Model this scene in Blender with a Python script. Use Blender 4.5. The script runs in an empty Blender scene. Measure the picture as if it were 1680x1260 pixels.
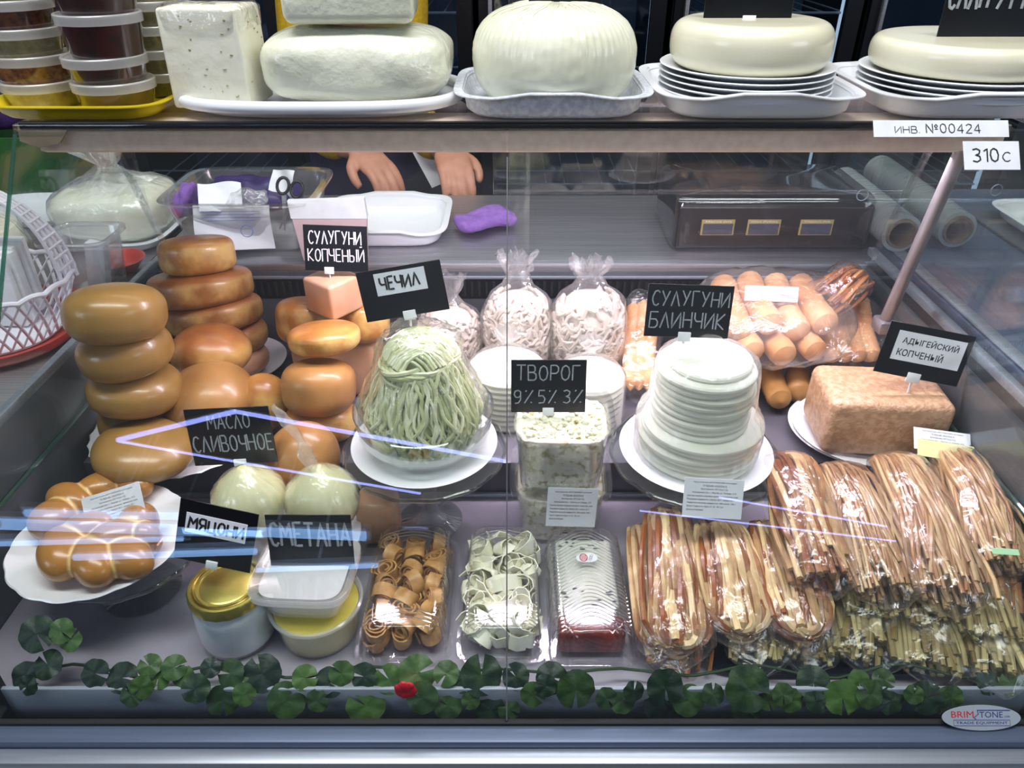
import bpy, bmesh, math, random
from mathutils import Vector, Matrix, noise
R = math.radians
PI = math.pi
sc = bpy.context.scene
# ---------------------------------------------------------------- camera
FPX, PITCH, CZ = 1230.0, R(32.5), 1.5          # focal length in pixels of a 1680 wide frame
SP, CP = math.sin(PITCH), math.cos(PITCH)
cd = bpy.data.cameras.new('camera')
cam = bpy.data.objects.new('camera', cd)
sc.collection.objects.link(cam)
cam.location = (0, 0, CZ)
cam.rotation_euler = (PI/2-PITCH, 0, 0)
cd.sensor_width = 36
cd.lens = FPX/1680*36
cd.clip_start = .02
sc.camera = cam
# ---------------------------------------------------------------- world, lights, exposure
wd = bpy.data.worlds.new('hall_light')
sc.world = wd
wd.use_nodes = True
wd.node_tree.nodes['Background'].inputs[0].default_value = (.62, .74, 1, 1)
wd.node_tree.nodes['Background'].inputs[1].default_value = .30
sc.view_settings.view_transform = 'Standard'
sc.view_settings.look = 'None'
sc.view_settings.exposure = -.35
sc.view_settings.gamma = 1
sc.cycles.transparent_max_bounces = 32
sc.cycles.max_bounces = 10
sc.cycles.sample_clamp_indirect = 6
def area(name, loc, size, power, color, rot):
    l = bpy.data.lights.new(name, 'AREA')
    l.shape = 'RECTANGLE'
    l.size, l.size_y = size
    l.energy = power
    l.color = color
    o = bpy.data.objects.new(name, l)
    sc.collection.objects.link(o)
    o.location = loc
    o.rotation_euler = rot
    return o
area('case_lamp_light', (.14, .925, 1.243), (.80, .03), 6.8, (1, .84, 1), (R(-8), 0, 0))   # the lamp under the top beam
area('ceiling_panel_light', (-.1, .45, 3.1), (2.4, .4), 80, (.98, .98, .96), (0, 0, 0))
area('ceiling_panel_light', (.3, 2.2, 3.1), (2.4, .4), 22, (.9, .95, 1), (0, 0, 0))
for s_ in (-1, 1):
    area('side_fill_light', (s_*3.7, -1.6, 2.5), (1.6, 1.2), 44, (.76, .86, 1), Vector((s_*3.7, -2.4, 1.5)).to_track_quat('Z', 'Y').to_euler())  # added fill lights, aimed at the case from outside the view
# ---------------------------------------------------------------- picture geometry
def ray(px, py):
    u, v = (px-840)/FPX, (py-630)/FPX
    return Vector((u, CP-v*SP, -(SP+v*CP)))
def PZ(px, py, z):
    r = ray(px, py)
    return Vector((0, 0, CZ))+r*((z-CZ)/r.z)
def PY(px, py, Y):
    r = ray(px, py)
    return Vector((0, 0, CZ))+r*(Y/r.y)
def dep(p):
    return p[1]*CP+(CZ-p[2])*SP
def elev(px, py):
    r = ray(px, py)
    return math.atan2(-r.z, r.y)
def lin(h):
    c = [int(h[i:i+2], 16)/255 for i in (0, 2, 4)]
    return tuple(x/12.92 if x <= .04045 else ((x+.055)/1.055)**2.4 for x in c)+(1,)
# ---------------------------------------------------------------- mesh builder
class MB:
    def __init__(s):
        s.v, s.f, s.t, s.m = [], [], [], []
        s.ct, s.M, s.cm = .5, None, 0
    def add(s, vs, fs):
        o = len(s.v)
        vs = [Vector(x) for x in vs]
        if s.M is not None:
            vs = [s.M @ x for x in vs]
        s.v += vs
        s.f += [tuple(i+o for i in f) for f in fs]
        s.t += [s.ct]*len(vs)
        s.m += [s.cm]*len(fs)
        return s
    def box(s, c, size, bev=0, seg=2, rot=None):
        bm = bmesh.new()
        bmesh.ops.create_cube(bm, size=1)
        for v in bm.verts:
            v.co = Vector((v.co.x*size[0], v.co.y*size[1], v.co.z*size[2]))
        if bev:
            bmesh.ops.bevel(bm, geom=bm.edges[:], offset=bev, segments=seg, profile=.5, affect='EDGES')
        M = Matrix.Translation(Vector(c)) @ (rot.to_4x4() if rot else Matrix.Identity(4))
        bm.verts.index_update()
        s.add([M @ v.co for v in bm.verts], [[v.index for v in f.verts] for f in bm.faces])
        bm.free()
        return s
    def loft(s, rings, cap0=True, cap1=True, closed=True):
        n = len(rings[0])
        vs = [p for r in rings for p in r]
        fs = []
        m = n if closed else n-1
        for k in range(len(rings)-1):
            for i in range(m):
                a, b = k*n+i, k*n+(i+1) % n
                fs.append((a, b, b+n, a+n))
        if closed:
            for flag, k in ((cap0, 0), (cap1, len(rings)-1)):
                if flag:
                    c = len(vs)
                    vs.append(sum((Vector(p) for p in rings[k]), Vector())/n)
                    for i in range(n):
                        a, b = k*n+i, k*n+(i+1) % n
                        fs.append((b, a, c) if k == 0 else (a, b, c))
        return s.add(vs, fs)
    def lathe(s, prof, n=40, c=(0, 0, 0), fn=None, cap0=False, cap1=False):
        rings = []
        for (r, z) in prof:
            ring = []
            for i in range(n):
                a = 2*PI*i/n
                rr, zz = fn(a, r, z) if fn else (r, z)
                ring.append((c[0]+rr*math.cos(a), c[1]+rr*math.sin(a), c[2]+zz))
            rings.append(ring)
        return s.loft(rings, cap0, cap1)
    def ell(s, c, ax, e=2.0, ez=2.0, n=32, m=16, nz=0, nf=20, rot=None, seed=0, fn=None):
        rings = []
        sg = lambda x, p: math.copysign(abs(x)**p, x)
        c = Vector(c)
        for j in range(1, m):
            la = -PI/2+PI*j/m
            ring = []
            for i in range(n):
                lo = 2*PI*i/n
                cr = sg(math.cos(la), 2/ez)
                p = Vector((ax[0]*cr*sg(math.cos(lo), 2/e), ax[1]*cr*sg(math.sin(lo), 2/e), ax[2]*sg(math.sin(la), 2/ez)))
                if nz:
                    p *= 1+nz*noise.noise(p*nf+Vector((seed, seed*1.7, 0)))
                if fn:
                    p = fn(p)
                if rot:
                    p = rot @ p
                ring.append(c+p)
            rings.append(ring)
        return s.loft(rings)
    def tube(s, pts, r, n=6, cap=True, closed=False, flat=1.0, up=None):
        pts = [Vector(p) for p in pts]
        k = len(pts)
        rr = r if hasattr(r, '__len__') else [r]*k
        rings, prev = [], None
        for i in range(k):
            a = pts[(i-1) % k] if closed or i > 0 else pts[i]
            b = pts[(i+1) % k] if closed or i < k-1 else pts[i]
            t = b-a
            t = t.normalized() if t.length > 1e-9 else Vector((0, 0, 1))
            if prev is None:
                q = Vector(up) if up else (Vector((0, 0, 1)) if abs(t.z) < .9 else Vector((1, 0, 0)))
            else:
                q = prev
            q = q-t*q.dot(t)
            q = q.normalized() if q.length > 1e-9 else t.orthogonal().normalized()
            prev = q
            w = t.cross(q)
            rings.append([pts[i]+q*(rr[i]*flat*math.cos(2*PI*j/n))+w*(rr[i]*math.sin(2*PI*j/n)) for j in range(n)])
        if closed:
            rings.append(rings[0])
            return s.loft(rings, False, False)
        return s.loft(rings, cap, cap)
    def ribbon(s, pts, w, th):
        """a band: pts centre line, w half-width vector per point (or one), th thickness"""
        pts = [Vector(p) for p in pts]
        k = len(pts)
        ws = w if isinstance(w, list) else [Vector(w)]*k
        rings = []
        for i in range(k):
            t = (pts[min(i+1, k-1)]-pts[max(i-1, 0)]).normalized()
            nn = t.cross(ws[i]).normalized()*(th/2)
            rings.append([pts[i]-ws[i]-nn, pts[i]+ws[i]-nn, pts[i]+ws[i]+nn, pts[i]-ws[i]+nn])
        return s.loft(rings)
    def prism(s, poly, z0, z1):
        n = len(poly)
        vs = [(x, y, z0) for x, y in poly]+[(x, y, z1) for x, y in poly]
        fs = [tuple(range(n-1, -1, -1)), tuple(range(n, 2*n))]+[(i, (i+1) % n, n+(i+1) % n, n+i) for i in range(n)]
        return s.add(vs, fs)
    def shift(s, d):
        d = Vector(d)
        s.v = [x+d for x in s.v]
        return s
    def mesh(s, name, smooth=True, ang=42):
        me = bpy.data.meshes.new(name)
        me.from_pydata([tuple(x) for x in s.v], [], s.f)
        if any(s.m):
            me.polygons.foreach_set('material_index', s.m)
        a = me.attributes.new('tint', 'FLOAT', 'POINT')
        a.data.foreach_set('value', s.t)
        if smooth:
            me.polygons.foreach_set('use_smooth', [True]*len(me.polygons))
            me.set_sharp_from_angle(angle=R(ang))
        me.update()
        return me
def link(o):
    sc.collection.objects.link(o)
    return o
def obj(name, mb, mat, parent=None, world=False, loc=None, label=None, smooth=True, ang=42):
    if world and parent is not None:
        mb.shift(-parent.location)
    if world and parent is None and loc is not None:
        mb.shift(-Vector(loc))
    me = mb.mesh(name, smooth, ang) if isinstance(mb, MB) else mb
    for m in (mat if isinstance(mat, (list, tuple)) else [mat]):
        me.materials.append(m)
    o = link(bpy.data.objects.new(name, me))
    if parent is not None:
        o.parent = parent
    if loc is not None:
        o.location = loc
    if label:
        o['label'] = label
    return o
def tag(o, label, cat, group=None):
    o['label'] = label
    o['category'] = cat
    if group:
        o['group'] = group
    return o
def thing(name, label, cat, loc=(0, 0, 0), rz=0, group=None):
    o = link(bpy.data.objects.new(name, None))
    o.empty_display_size = .02
    o.location = loc
    o.rotation_euler = (0, 0, rz)
    return tag(o, label, cat, group)
def dup(root, loc, rz=None, label=None, group=None, rot=None, scale=None):
    r = link(root.copy())
    r.location = loc
    if rz is not None:
        r.rotation_euler = (0, 0, rz)
    if rot is not None:
        r.rotation_euler = rot
    if scale is not None:
        r.scale = scale
    if label:
        r['label'] = label
    if group:
        r['group'] = group
    for ch in list(root.children):
        c = link(ch.copy())
        c.parent = r
        for g in list(ch.children):
            d = link(g.copy())
            d.parent = c
    return r
def remesh(mb, voxel, it=6, fac=.5):
    me = mb.mesh('tmp')
    o = link(bpy.data.objects.new('tmp', me))
    m = o.modifiers.new('r', 'REMESH')
    m.mode = 'VOXEL'
    m.voxel_size = voxel
    k = o.modifiers.new('s', 'SMOOTH')
    k.iterations = it
    k.factor = fac
    dg = bpy.context.evaluated_depsgraph_get()
    res = bpy.data.meshes.new_from_object(o.evaluated_get(dg))
    bpy.data.objects.remove(o)
    bpy.data.meshes.remove(me)
    res.polygons.foreach_set('use_smooth', [True]*len(res.polygons))
    return res
def sup(a, b, e, n, z=0, c=(0, 0)):
    out = []
    for i in range(n):
        t = 2*PI*(i+.5)/n
        x, y = math.cos(t), math.sin(t)
        out.append((c[0]+a*math.copysign(abs(x)**(2/e), x), c[1]+b*math.copysign(abs(y)**(2/e), y), z))
    return out
def lerp(a, b, t):
    return a+(b-a)*t
def spline(pts, n):
    """Catmull-Rom through pts, n samples per span"""
    P = [Vector(p) for p in pts]
    P = [P[0]*2-P[1]]+P+[P[-1]*2-P[-2]]
    out = []
    for i in range(1, len(P)-2):
        a, b, c, d = P[i-1:i+3]
        for k in range(n):
            t = k/n
            out.append(.5*((2*b)+(c-a)*t+(2*a-5*b+4*c-d)*t*t+(3*b-a-3*c+d)*t**3))
    out.append(P[-2].copy())
    return out
# ---------------------------------------------------------------- materials
MATS = {}
def nodes(name):
    m = bpy.data.materials.new(name)
    m.use_nodes = True
    nt = m.node_tree
    return m, nt, nt.nodes['Principled BSDF'], nt.nodes['Material Output']
def pm(name, c1, c2=None, rough=.5, scale=30, metal=0, bump=0, bscale=None, coat=0, tint=False, sss=0, spec=.5, lo=.35, hi=.65, stretch=None, crough=.12, cbump=True, side=None):
    m, nt, b, out = nodes(name)
    N, L = nt.nodes, nt.links
    tc = N.new('ShaderNodeTexCoord')
    src = tc.outputs['Object']
    if stretch:
        mp = N.new('ShaderNodeMapping')
        mp.inputs['Scale'].default_value = stretch
        L.new(src, mp.inputs[0])
        src = mp.outputs[0]
    b.inputs['Roughness'].default_value = rough
    b.inputs['Metallic'].default_value = metal
    b.inputs['Specular IOR Level'].default_value = spec
    b.inputs['Base Color'].default_value = lin(c1)
    if c2:
        r = N.new('ShaderNodeValToRGB')
        r.color_ramp.elements[0].color = lin(c1)
        r.color_ramp.elements[1].color = lin(c2)
        r.color_ramp.elements[0].position = lo
        r.color_ramp.elements[1].position = hi
        nz = N.new('ShaderNodeTexNoise')
        nz.inputs['Scale'].default_value = scale
        nz.inputs['Detail'].default_value = 4
        L.new(src, nz.inputs['Vector'])
        if tint:
            at = N.new('ShaderNodeAttribute')
            at.attribute_name = 'tint'
            mx = N.new('ShaderNodeMath')
            mx.operation = 'MULTIPLY_ADD'
            mx.inputs[1].default_value = .5
            L.new(nz.outputs[0], mx.inputs[0])
            ad = N.new('ShaderNodeMath')
            ad.operation = 'MULTIPLY'
            ad.inputs[1].default_value = .55
            L.new(at.outputs['Fac'], ad.inputs[0])
            L.new(ad.outputs[0], mx.inputs[2])
            L.new(mx.outputs[0], r.inputs[0])
        else:
            L.new(nz.outputs[0], r.inputs[0])
        L.new(r.outputs[0], b.inputs['Base Color'])
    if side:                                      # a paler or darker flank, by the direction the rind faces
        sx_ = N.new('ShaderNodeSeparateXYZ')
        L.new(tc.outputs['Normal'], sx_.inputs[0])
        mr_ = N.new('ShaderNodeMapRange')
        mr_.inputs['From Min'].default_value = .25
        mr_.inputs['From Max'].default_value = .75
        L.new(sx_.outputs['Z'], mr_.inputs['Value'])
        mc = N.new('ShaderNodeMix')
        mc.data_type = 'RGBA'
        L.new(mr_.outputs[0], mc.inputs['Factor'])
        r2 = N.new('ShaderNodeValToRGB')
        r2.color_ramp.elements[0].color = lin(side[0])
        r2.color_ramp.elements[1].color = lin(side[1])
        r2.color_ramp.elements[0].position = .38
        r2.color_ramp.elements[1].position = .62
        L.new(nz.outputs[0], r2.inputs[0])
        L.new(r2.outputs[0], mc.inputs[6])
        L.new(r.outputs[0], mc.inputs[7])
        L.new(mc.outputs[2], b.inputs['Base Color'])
    if bump:
        n2 = N.new('ShaderNodeTexNoise')
        n2.inputs['Scale'].default_value = bscale or scale
        n2.inputs['Detail'].default_value = 5
        L.new(src, n2.inputs['Vector'])
        bp = N.new('ShaderNodeBump')
        bp.inputs['Strength'].default_value = bump
        bp.inputs['Distance'].default_value = .004
        L.new(n2.outputs[0], bp.inputs['Height'])
        L.new(bp.outputs[0], b.inputs['Normal'])
        if coat and cbump:
            L.new(bp.outputs[0], b.inputs['Coat Normal'])
    if coat:
        b.inputs['Coat Weight'].default_value = coat
        b.inputs['Coat Roughness'].default_value = crough
    if sss:
        b.inputs['Subsurface Weight'].default_value = sss
        b.inputs['Subsurface Radius'].default_value = (1, .7, .4)
        b.inputs['Subsurface Scale'].default_value = .006
    return m
def clear(name, color=(1, 1, 1), haze=0.0, hcol='ffffff', f0=.05, rough=.05, bump=0, bscale=60, fpow=5.0, stretch=None, gcol=(1, 1, 1), vor=False):
    """see-through plastic or glass: transparent, a share of white haze, and a Fresnel sheen"""
    m, nt, b, out = nodes(name)
    N, L = nt.nodes, nt.links
    N.remove(b)
    tr = N.new('ShaderNodeBsdfTransparent')
    tr.inputs[0].default_value = (*color, 1)
    gl = N.new('ShaderNodeBsdfGlossy')
    gl.inputs['Roughness'].default_value = rough
    gl.inputs['Color'].default_value = (*gcol, 1)
    lw = N.new('ShaderNodeLayerWeight')
    lw.inputs['Blend'].default_value = .5
    pw = N.new('ShaderNodeMath')
    pw.operation = 'POWER'
    pw.inputs[1].default_value = fpow
    L.new(lw.outputs['Facing'], pw.inputs[0])
    ma = N.new('ShaderNodeMath')
    ma.operation = 'MULTIPLY_ADD'
    ma.inputs[1].default_value = .8
    ma.inputs[2].default_value = f0
    L.new(pw.outputs[0], ma.inputs[0])
    base = tr.outputs[0]
    if haze:
        df = N.new('ShaderNodeBsdfDiffuse')
        df.inputs[0].default_value = lin(hcol)
        tl = N.new('ShaderNodeBsdfTranslucent')
        tl.inputs[0].default_value = lin(hcol)
        m0 = N.new('ShaderNodeMixShader')
        L.new(df.outputs[0], m0.inputs[1])
        L.new(tl.outputs[0], m0.inputs[2])
        m1 = N.new('ShaderNodeMixShader')
        m1.inputs[0].default_value = haze
        L.new(tr.outputs[0], m1.inputs[1])
        L.new(m0.outputs[0], m1.inputs[2])
        base = m1.outputs[0]
    mx = N.new('ShaderNodeMixShader')
    L.new(ma.outputs[0], mx.inputs[0])
    L.new(base, mx.inputs[1])
    L.new(gl.outputs[0], mx.inputs[2])
    L.new(mx.outputs[0], out.inputs[0])
    if bump:
        tc = N.new('ShaderNodeTexCoord')
        src = tc.outputs['Object']
        if stretch:
            mp = N.new('ShaderNodeMapping')
            mp.inputs['Scale'].default_value = stretch
            L.new(src, mp.inputs[0])
            src = mp.outputs[0]
        nz = N.new('ShaderNodeTexVoronoi' if vor else 'ShaderNodeTexNoise')
        nz.inputs['Scale'].default_value = bscale
        if not vor:
            nz.inputs['Detail'].default_value = 3
            nz.inputs['Distortion'].default_value = .6
        L.new(src, nz.inputs['Vector'])
        bp = N.new('ShaderNodeBump')
        bp.inputs['Strength'].default_value = bump
        bp.inputs['Distance'].default_value = .006
        L.new(nz.outputs[0], bp.inputs['Height'])
        L.new(bp.outputs[0], gl.inputs['Normal'])
        L.new(bp.outputs[0], lw.inputs['Normal'])
    return m
def emis(name, color, s):
    m, nt, b, out = nodes(name)
    b.inputs['Base Color'].default_value = (.8, .8, .8, 1)
    b.inputs['Emission Color'].default_value = (*color, 1)
    b.inputs['Emission Strength'].default_value = s
    return m
M = MATS
M['pane'] = clear('pane_glass', (.965, .985, .98), f0=.04, rough=.0, haze=.012, hcol='c8d4dc')
M['pane_edge'] = clear('pane_edge', (.25, .5, .42), f0=.1, haze=.25, hcol='7fb0a0')
M['glass'] = clear('clear_glassware', (.93, .96, .95), f0=.06, rough=.02, fpow=2.2)
M['glass_dark'] = clear('smoky_glassware', (.80, .83, .84), f0=.08, rough=.03, fpow=2.0)
M['film'] = clear('cling_film', (1, 1, 1), haze=.03, f0=.08, rough=.15, bump=.9, bscale=55, fpow=3)
M['film2'] = clear('cling_film_stretched', (1, 1, 1), haze=.02, f0=.075, rough=.19, bump=.8, bscale=46, fpow=2.6, stretch=(1.6, .6, 1.2), gcol=(1, .96, 1))
M['film_low'] = clear('cling_film_dull', (1, 1, 1), haze=.025, f0=.04, rough=.2, bump=.7, bscale=36, fpow=3.2)
M['bag_dome'] = clear('bag_over_rounds', (1, 1, 1), haze=.26, hcol='f4f2ee', f0=.05, rough=.2, bump=.7, bscale=30, fpow=2.5, stretch=(1.6, 1.6, .5))
M['bag'] = clear('plastic_bag', (1, 1, 1), haze=.13, f0=.06, rough=.2, bump=.9, bscale=32, fpow=2.5)
M['bag_tight'] = clear('tight_milky_bag', (1, 1, 1), haze=.17, f0=.05, rough=.2, bump=.6, bscale=40, fpow=2.5, stretch=(1.6, 1.6, .5))
M['clear'] = clear('clear_plastic', (.98, .98, .99), haze=.012, f0=.06, rough=.06, fpow=2.6)
M['ribs'] = clear('pressed_ribs', (.92, .92, .94), haze=.05, f0=.30, rough=.12, fpow=2)
M['milky'] = clear('milky_plastic', (1, 1, 1), haze=.30, f0=.05, rough=.15)
M['bin'] = clear('bin_plastic', (.97, .97, .98), haze=.07, f0=.07, rough=.1, fpow=2.2)
M['frost'] = clear('frosted_plastic', (1, 1, 1), haze=.55, f0=.05, rough=.25)
M['steel'] = pm('brushed_steel', 'b9b7bb', 'a3a2a8', rough=.42, scale=6, metal=.9, stretch=(1, 60, 60))
M['beam'] = pm('beam_metal', 'ead6c4', 'dcc6b4', rough=.4, metal=.15, scale=80, bump=.06, bscale=240)
M['step'] = pm('step_steel', '66626c', '56535c', rough=.4, scale=12, metal=.2)
M['lip'] = pm('grey_white_lip', '98a0ac', rough=.4)
M['alu'] = pm('aluminium', 'b2bac4', 'a4acb8', rough=.42, metal=.75, scale=5, stretch=(1, 40, 40))
M['alu_dark'] = pm('grey_profile', '5c6880', '546076', rough=.45, metal=.4, scale=5, stretch=(1, 40, 40))
M['deck'] = pm('deck_enamel', 'a39daa', '8f8996', rough=.5, metal=.1, scale=14)
M['greywall'] = pm('grey_side_wall', '55585d', '484b50', rough=.45, scale=9)
M['black'] = pm('black_plastic', '0b0c0f', rough=.4)
M['black_tray'] = pm('black_glossy_plastic', '10141f', rough=.15)
M['seal'] = pm('black_rubber', '141416', rough=.7)
M['pole'] = pm('pole_metal', 'a09a9c', '8f898c', rough=.38, metal=.7, scale=20)
M['card'] = pm('tag_card', '0c0e13', '11141a', rough=.32, scale=8)
M['white'] = pm('white_plastic', 'eef0f2', rough=.35)
M['chalk'] = pm('white_marker', 'f2f0f5', rough=.8)
M['chalk_grey'] = pm('grey_chalk', '8b9198', 'a3a9ae', rough=.9, scale=200)
M['paper'] = pm('white_paper', 'e9ebf0', 'dfe2e8', rough=.8, scale=40)
M['paper_y'] = pm('yellow_paper', 'e6e6a8', rough=.8)
M['ink'] = pm('black_ink', '18181c', rough=.7)
M['ink_blue'] = pm('blue_stamp_ink', '4a63b8', rough=.7)
M['tray_white'] = pm('white_tray', 'e8eaee', 'e2e4e8', rough=.28, scale=10)
M['tray_marble'] = pm('speckled_white_tray', 'dfe2e9', 'c3c7d2', rough=.35, scale=150, lo=.4, hi=.6)
M['yellow'] = pm('yellow_plastic', 'd8c21a', 'cdb516', rough=.32, scale=12)
M['china'] = pm('white_china', 'ecebf0', rough=.15, spec=.6)
M['plate_plastic'] = pm('white_plate_plastic', 'eceef2', rough=.3)
M['feta'] = pm('white_brine_cheese', 'f0eedb', 'e8e5cf', rough=.5, scale=25, bump=.25, bscale=70, coat=.2)
M['wrapped'] = pm('white_cheese_in_film', 'ecedd9', 'dedfc9', rough=.45, scale=18, bump=.55, bscale=65, coat=.8)
M['dome'] = pm('ribbed_white_cheese', 'efefd9', 'e2e2c8', rough=.42, scale=14, bump=.12, bscale=40, coat=.5)
M['wheel'] = pm('cream_cheese_wheel', 'efebd2', 'e6e1c4', rough=.38, scale=8, bump=.06, bscale=22, coat=.6)
M['smoke'] = pm('smoked_rind', '976836', 'b3814a', rough=.36, scale=13, bump=.06, bscale=90, coat=.15)
M['smoke_olive'] = pm('olive_smoked_rind', '8c6932', 'a57d44', rough=.33, scale=11, bump=.05, bscale=90, coat=.25)
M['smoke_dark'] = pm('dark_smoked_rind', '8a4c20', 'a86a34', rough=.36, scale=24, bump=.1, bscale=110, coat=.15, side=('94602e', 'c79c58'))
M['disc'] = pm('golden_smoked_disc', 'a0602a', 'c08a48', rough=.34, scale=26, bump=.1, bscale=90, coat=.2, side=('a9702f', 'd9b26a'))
M['pinkcheese'] = pm('pale_smoked_curd', 'd9ab8a', 'cf9c79', rough=.45, scale=20, bump=.15, bscale=60, coat=.3)
M['adygei'] = pm('tan_smoked_brick', 'c9a483', 'b48b68', rough=.36, scale=120, bump=.5, bscale=210, coat=.3, lo=.4, hi=.6)
M['strand_w'] = pm('pale_cheese_strand', 'c9d09a', 'e9ecc8', rough=.42, scale=20, tint=True)
M['noodle'] = pm('white_cheese_noodle', 'd8ccba', 'eee4d6', rough=.45, scale=20, tint=True)
M['strand_s'] = pm('smoked_cheese_strand', '8a4a18', 'ecd09c', rough=.36, scale=40, tint=True, lo=.30, hi=.80, coat=.25)
M['strand_c'] = pm('pale_smoked_strand', '9a6a3c', 'e2c493', rough=.38, scale=40, tint=True, lo=.22, hi=.82, coat=.25)
M['strand_y'] = pm('yellow_cheese_strand', '77602e', 'd2c48c', rough=.45, scale=30, tint=True, lo=.2, hi=.85)
M['strand_d'] = pm('dark_smoked_strand', '8a4a20', 'd49a5c', rough=.4, scale=30, tint=True, lo=.2, hi=.8)
M['stick'] = pm('smoked_cheese_stick', 'c98647', 'e7b985', rough=.42, scale=12, bump=.1, bscale=70, lo=.3, hi=.7)
M['stick_d'] = pm('brown_cheese_stick', '9a6a35', 'b98a4e', rough=.42, scale=14, bump=.1, bscale=70)
M['curl_s'] = pm('brown_cheese_curl', 'b07a3a', 'd8a868', rough=.4, scale=60, lo=.3, hi=.7)
M['curl_w'] = pm('white_cheese_curl', 'f3f1d4', 'f7f5e6', rough=.4, scale=30)
M['disc_w'] = pm('white_cheese_disc', 'e9eddc', 'f0f1e6', rough=.42, scale=20, bump=.06)
M['curd'] = pm('cottage_curd', 'b3a86c', 'f2efd8', rough=.6, scale=95, bump=.9, bscale=110, lo=.36, hi=.47)
M['butter'] = pm('butter', 'ded9a0', 'e9e5b8', rough=.35, scale=14, coat=.6, bump=.25, bscale=25, stretch=(1.4, 1.4, .35))
M['ghee'] = pm('yellow_ghee', 'e3d25f', 'dccb58', rough=.4, scale=8)
M['yogurt'] = pm('white_yogurt', 'dfe6e8', rough=.35)
M['cream'] = pm('sour_cream', 'f3f1f0', rough=.3)
M['gold'] = pm('gold_lid_metal', 'c8b85a', 'd8ca70', rough=.3, metal=.9, scale=40, bump=.05)
M['gold_d'] = pm('dark_gold_rim', '8a7030', rough=.3, metal=.9)
M['leaf'] = pm('fabric_leaf', '10281a', '4a6c28', rough=.5, scale=60, tint=True, bump=.3, bscale=120, lo=.3, hi=.9)
M['stem'] = pm('green_stem', '24401f', rough=.6)
M['red'] = pm('red_petal', 'b3182a', rough=.6)
M['redtray'] = pm('red_plastic', 'c23a30', 'b8352c', rough=.3, scale=10)
M['basket'] = pm('white_basket_plastic', 'eae6f0', rough=.35)
M['napkin'] = pm('white_napkins', 'eef1f2', 'e3e8ec', rough=.9, scale=60, stretch=(1, 1, 8))
M['purple'] = pm('purple_cloth', '8a62b0', '7a54a2', rough=.9, scale=90, bump=.5, bscale=160)
M['purple_d'] = pm('dark_purple_bag', '3a2a66', '2c1f52', rough=.45, scale=30)
M['scale_b'] = pm('dark_scale_body', '1d1714', '241c18', rough=.3, scale=4)
M['gilt'] = pm('gold_print', 'a8985a', rough=.5)
M['lcd'] = pm('lcd_window', '4a4c58', rough=.2)
M['spice_g'] = pm('khaki_spice', '7d7752', '97906a', rough=.8, scale=120)
M['spice_r'] = pm('red_brown_spice', '3a1712', '6e3a20', rough=.8, scale=150)
M['spice_m'] = pm('mixed_red_spice', '5a2412', 'a0672a', rough=.8, scale=150)
M['spice_y'] = pm('pale_spice', '9a8a4a', 'b5a560', rough=.8, scale=100)
M['adjika'] = pm('dark_red_paste', '260508', '48100c', rough=.35, scale=60)
M['jelly'] = pm('dark_red_topping', '5a1410', '8a2a1c', rough=.3, scale=70, bump=.4, bscale=110)
M['roll_w'] = pm('white_layered_cheese', 'efeede', 'e2e2d2', rough=.45, scale=40)
M['speck'] = pm('dark_filling', '2a3038', rough=.6)
M['skin'] = pm('skin', 'c98f74', 'bd8268', rough=.5, scale=40, sss=.1)
M['sweater'] = pm('yellow_sweater', 'c9a21c', 'b8920f', rough=.9, scale=120, bump=.3)
M['apron'] = pm('dark_purple_apron', '2c2347', '352a55', rough=.8, scale=30)
M['trousers'] = pm('dark_trousers', '1b1d26', rough=.85)
M['hair'] = pm('dark_hair', '1c120c', rough=.5)
M['cardboard'] = pm('brown_cardboard', '8a7a66', '7a6a56', rough=.85, scale=30)
M['fridge'] = pm('black_fridge_frame', '0c0e14', rough=.35)
M['fridge_in'] = pm('fridge_interior', '71869e', '5d7288', rough=.5, scale=3)
M['fridge_glass'] = clear('dark_fridge_glass', (.6, .66, .72), f0=.05, rough=.03)
M['wire'] = pm('white_wire', 'c8ccd0', rough=.4)
M['roomwall'] = pm('hall_wall', '5c6068', '52565e', rough=.8, scale=3)
M['floor'] = pm('hall_floor_tile', '6d6862', '605c58', rough=.4, scale=3)
M['ceil'] = pm('hall_ceiling', '33363c', rough=.9)
M['green'] = pm('green_crate', '2f6a2a', rough=.5)
M['violet'] = pm('violet_pack', '5a3a78', '3c2858', rough=.6, scale=40)
M['blue'] = pm('blue_plastic', '2f5fd0', rough=.35)
M['orange_print'] = pm('orange_print', 'd8692a', rough=.7)
M['sticker'] = pm('silver_sticker', 'a9b2bc', rough=.35, metal=.3)
M['logo_red'] = pm('logo_red', 'c01a22', rough=.5)
M['logo_blue'] = pm('logo_navy', '1a2f7a', rough=.5)
M['roll_film'] = clear('rolled_film', (.9, .95, .95), haze=.5, hcol='e6eef2', f0=.06, rough=.2, bump=.5, bscale=20, stretch=(1, 6, 1))
M['core'] = pm('cardboard_core', '6a5a4c', rough=.8)
M['mint'] = pm('pale_green_paper', 'b8e6b8', rough=.7)
M['tube_lamp'] = emis('lamp_tube', (.32, .38, 1), 16)
M['tube_lamp_w'] = emis('case_lamp_tube', (1, .85, 1), 6)
M['fridge_lamp'] = emis('fridge_lamp', (.75, .88, 1), 1.6)
M['panel_lamp'] = emis('ceiling_panel', (.28, .52, 1), 8.5)
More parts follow.
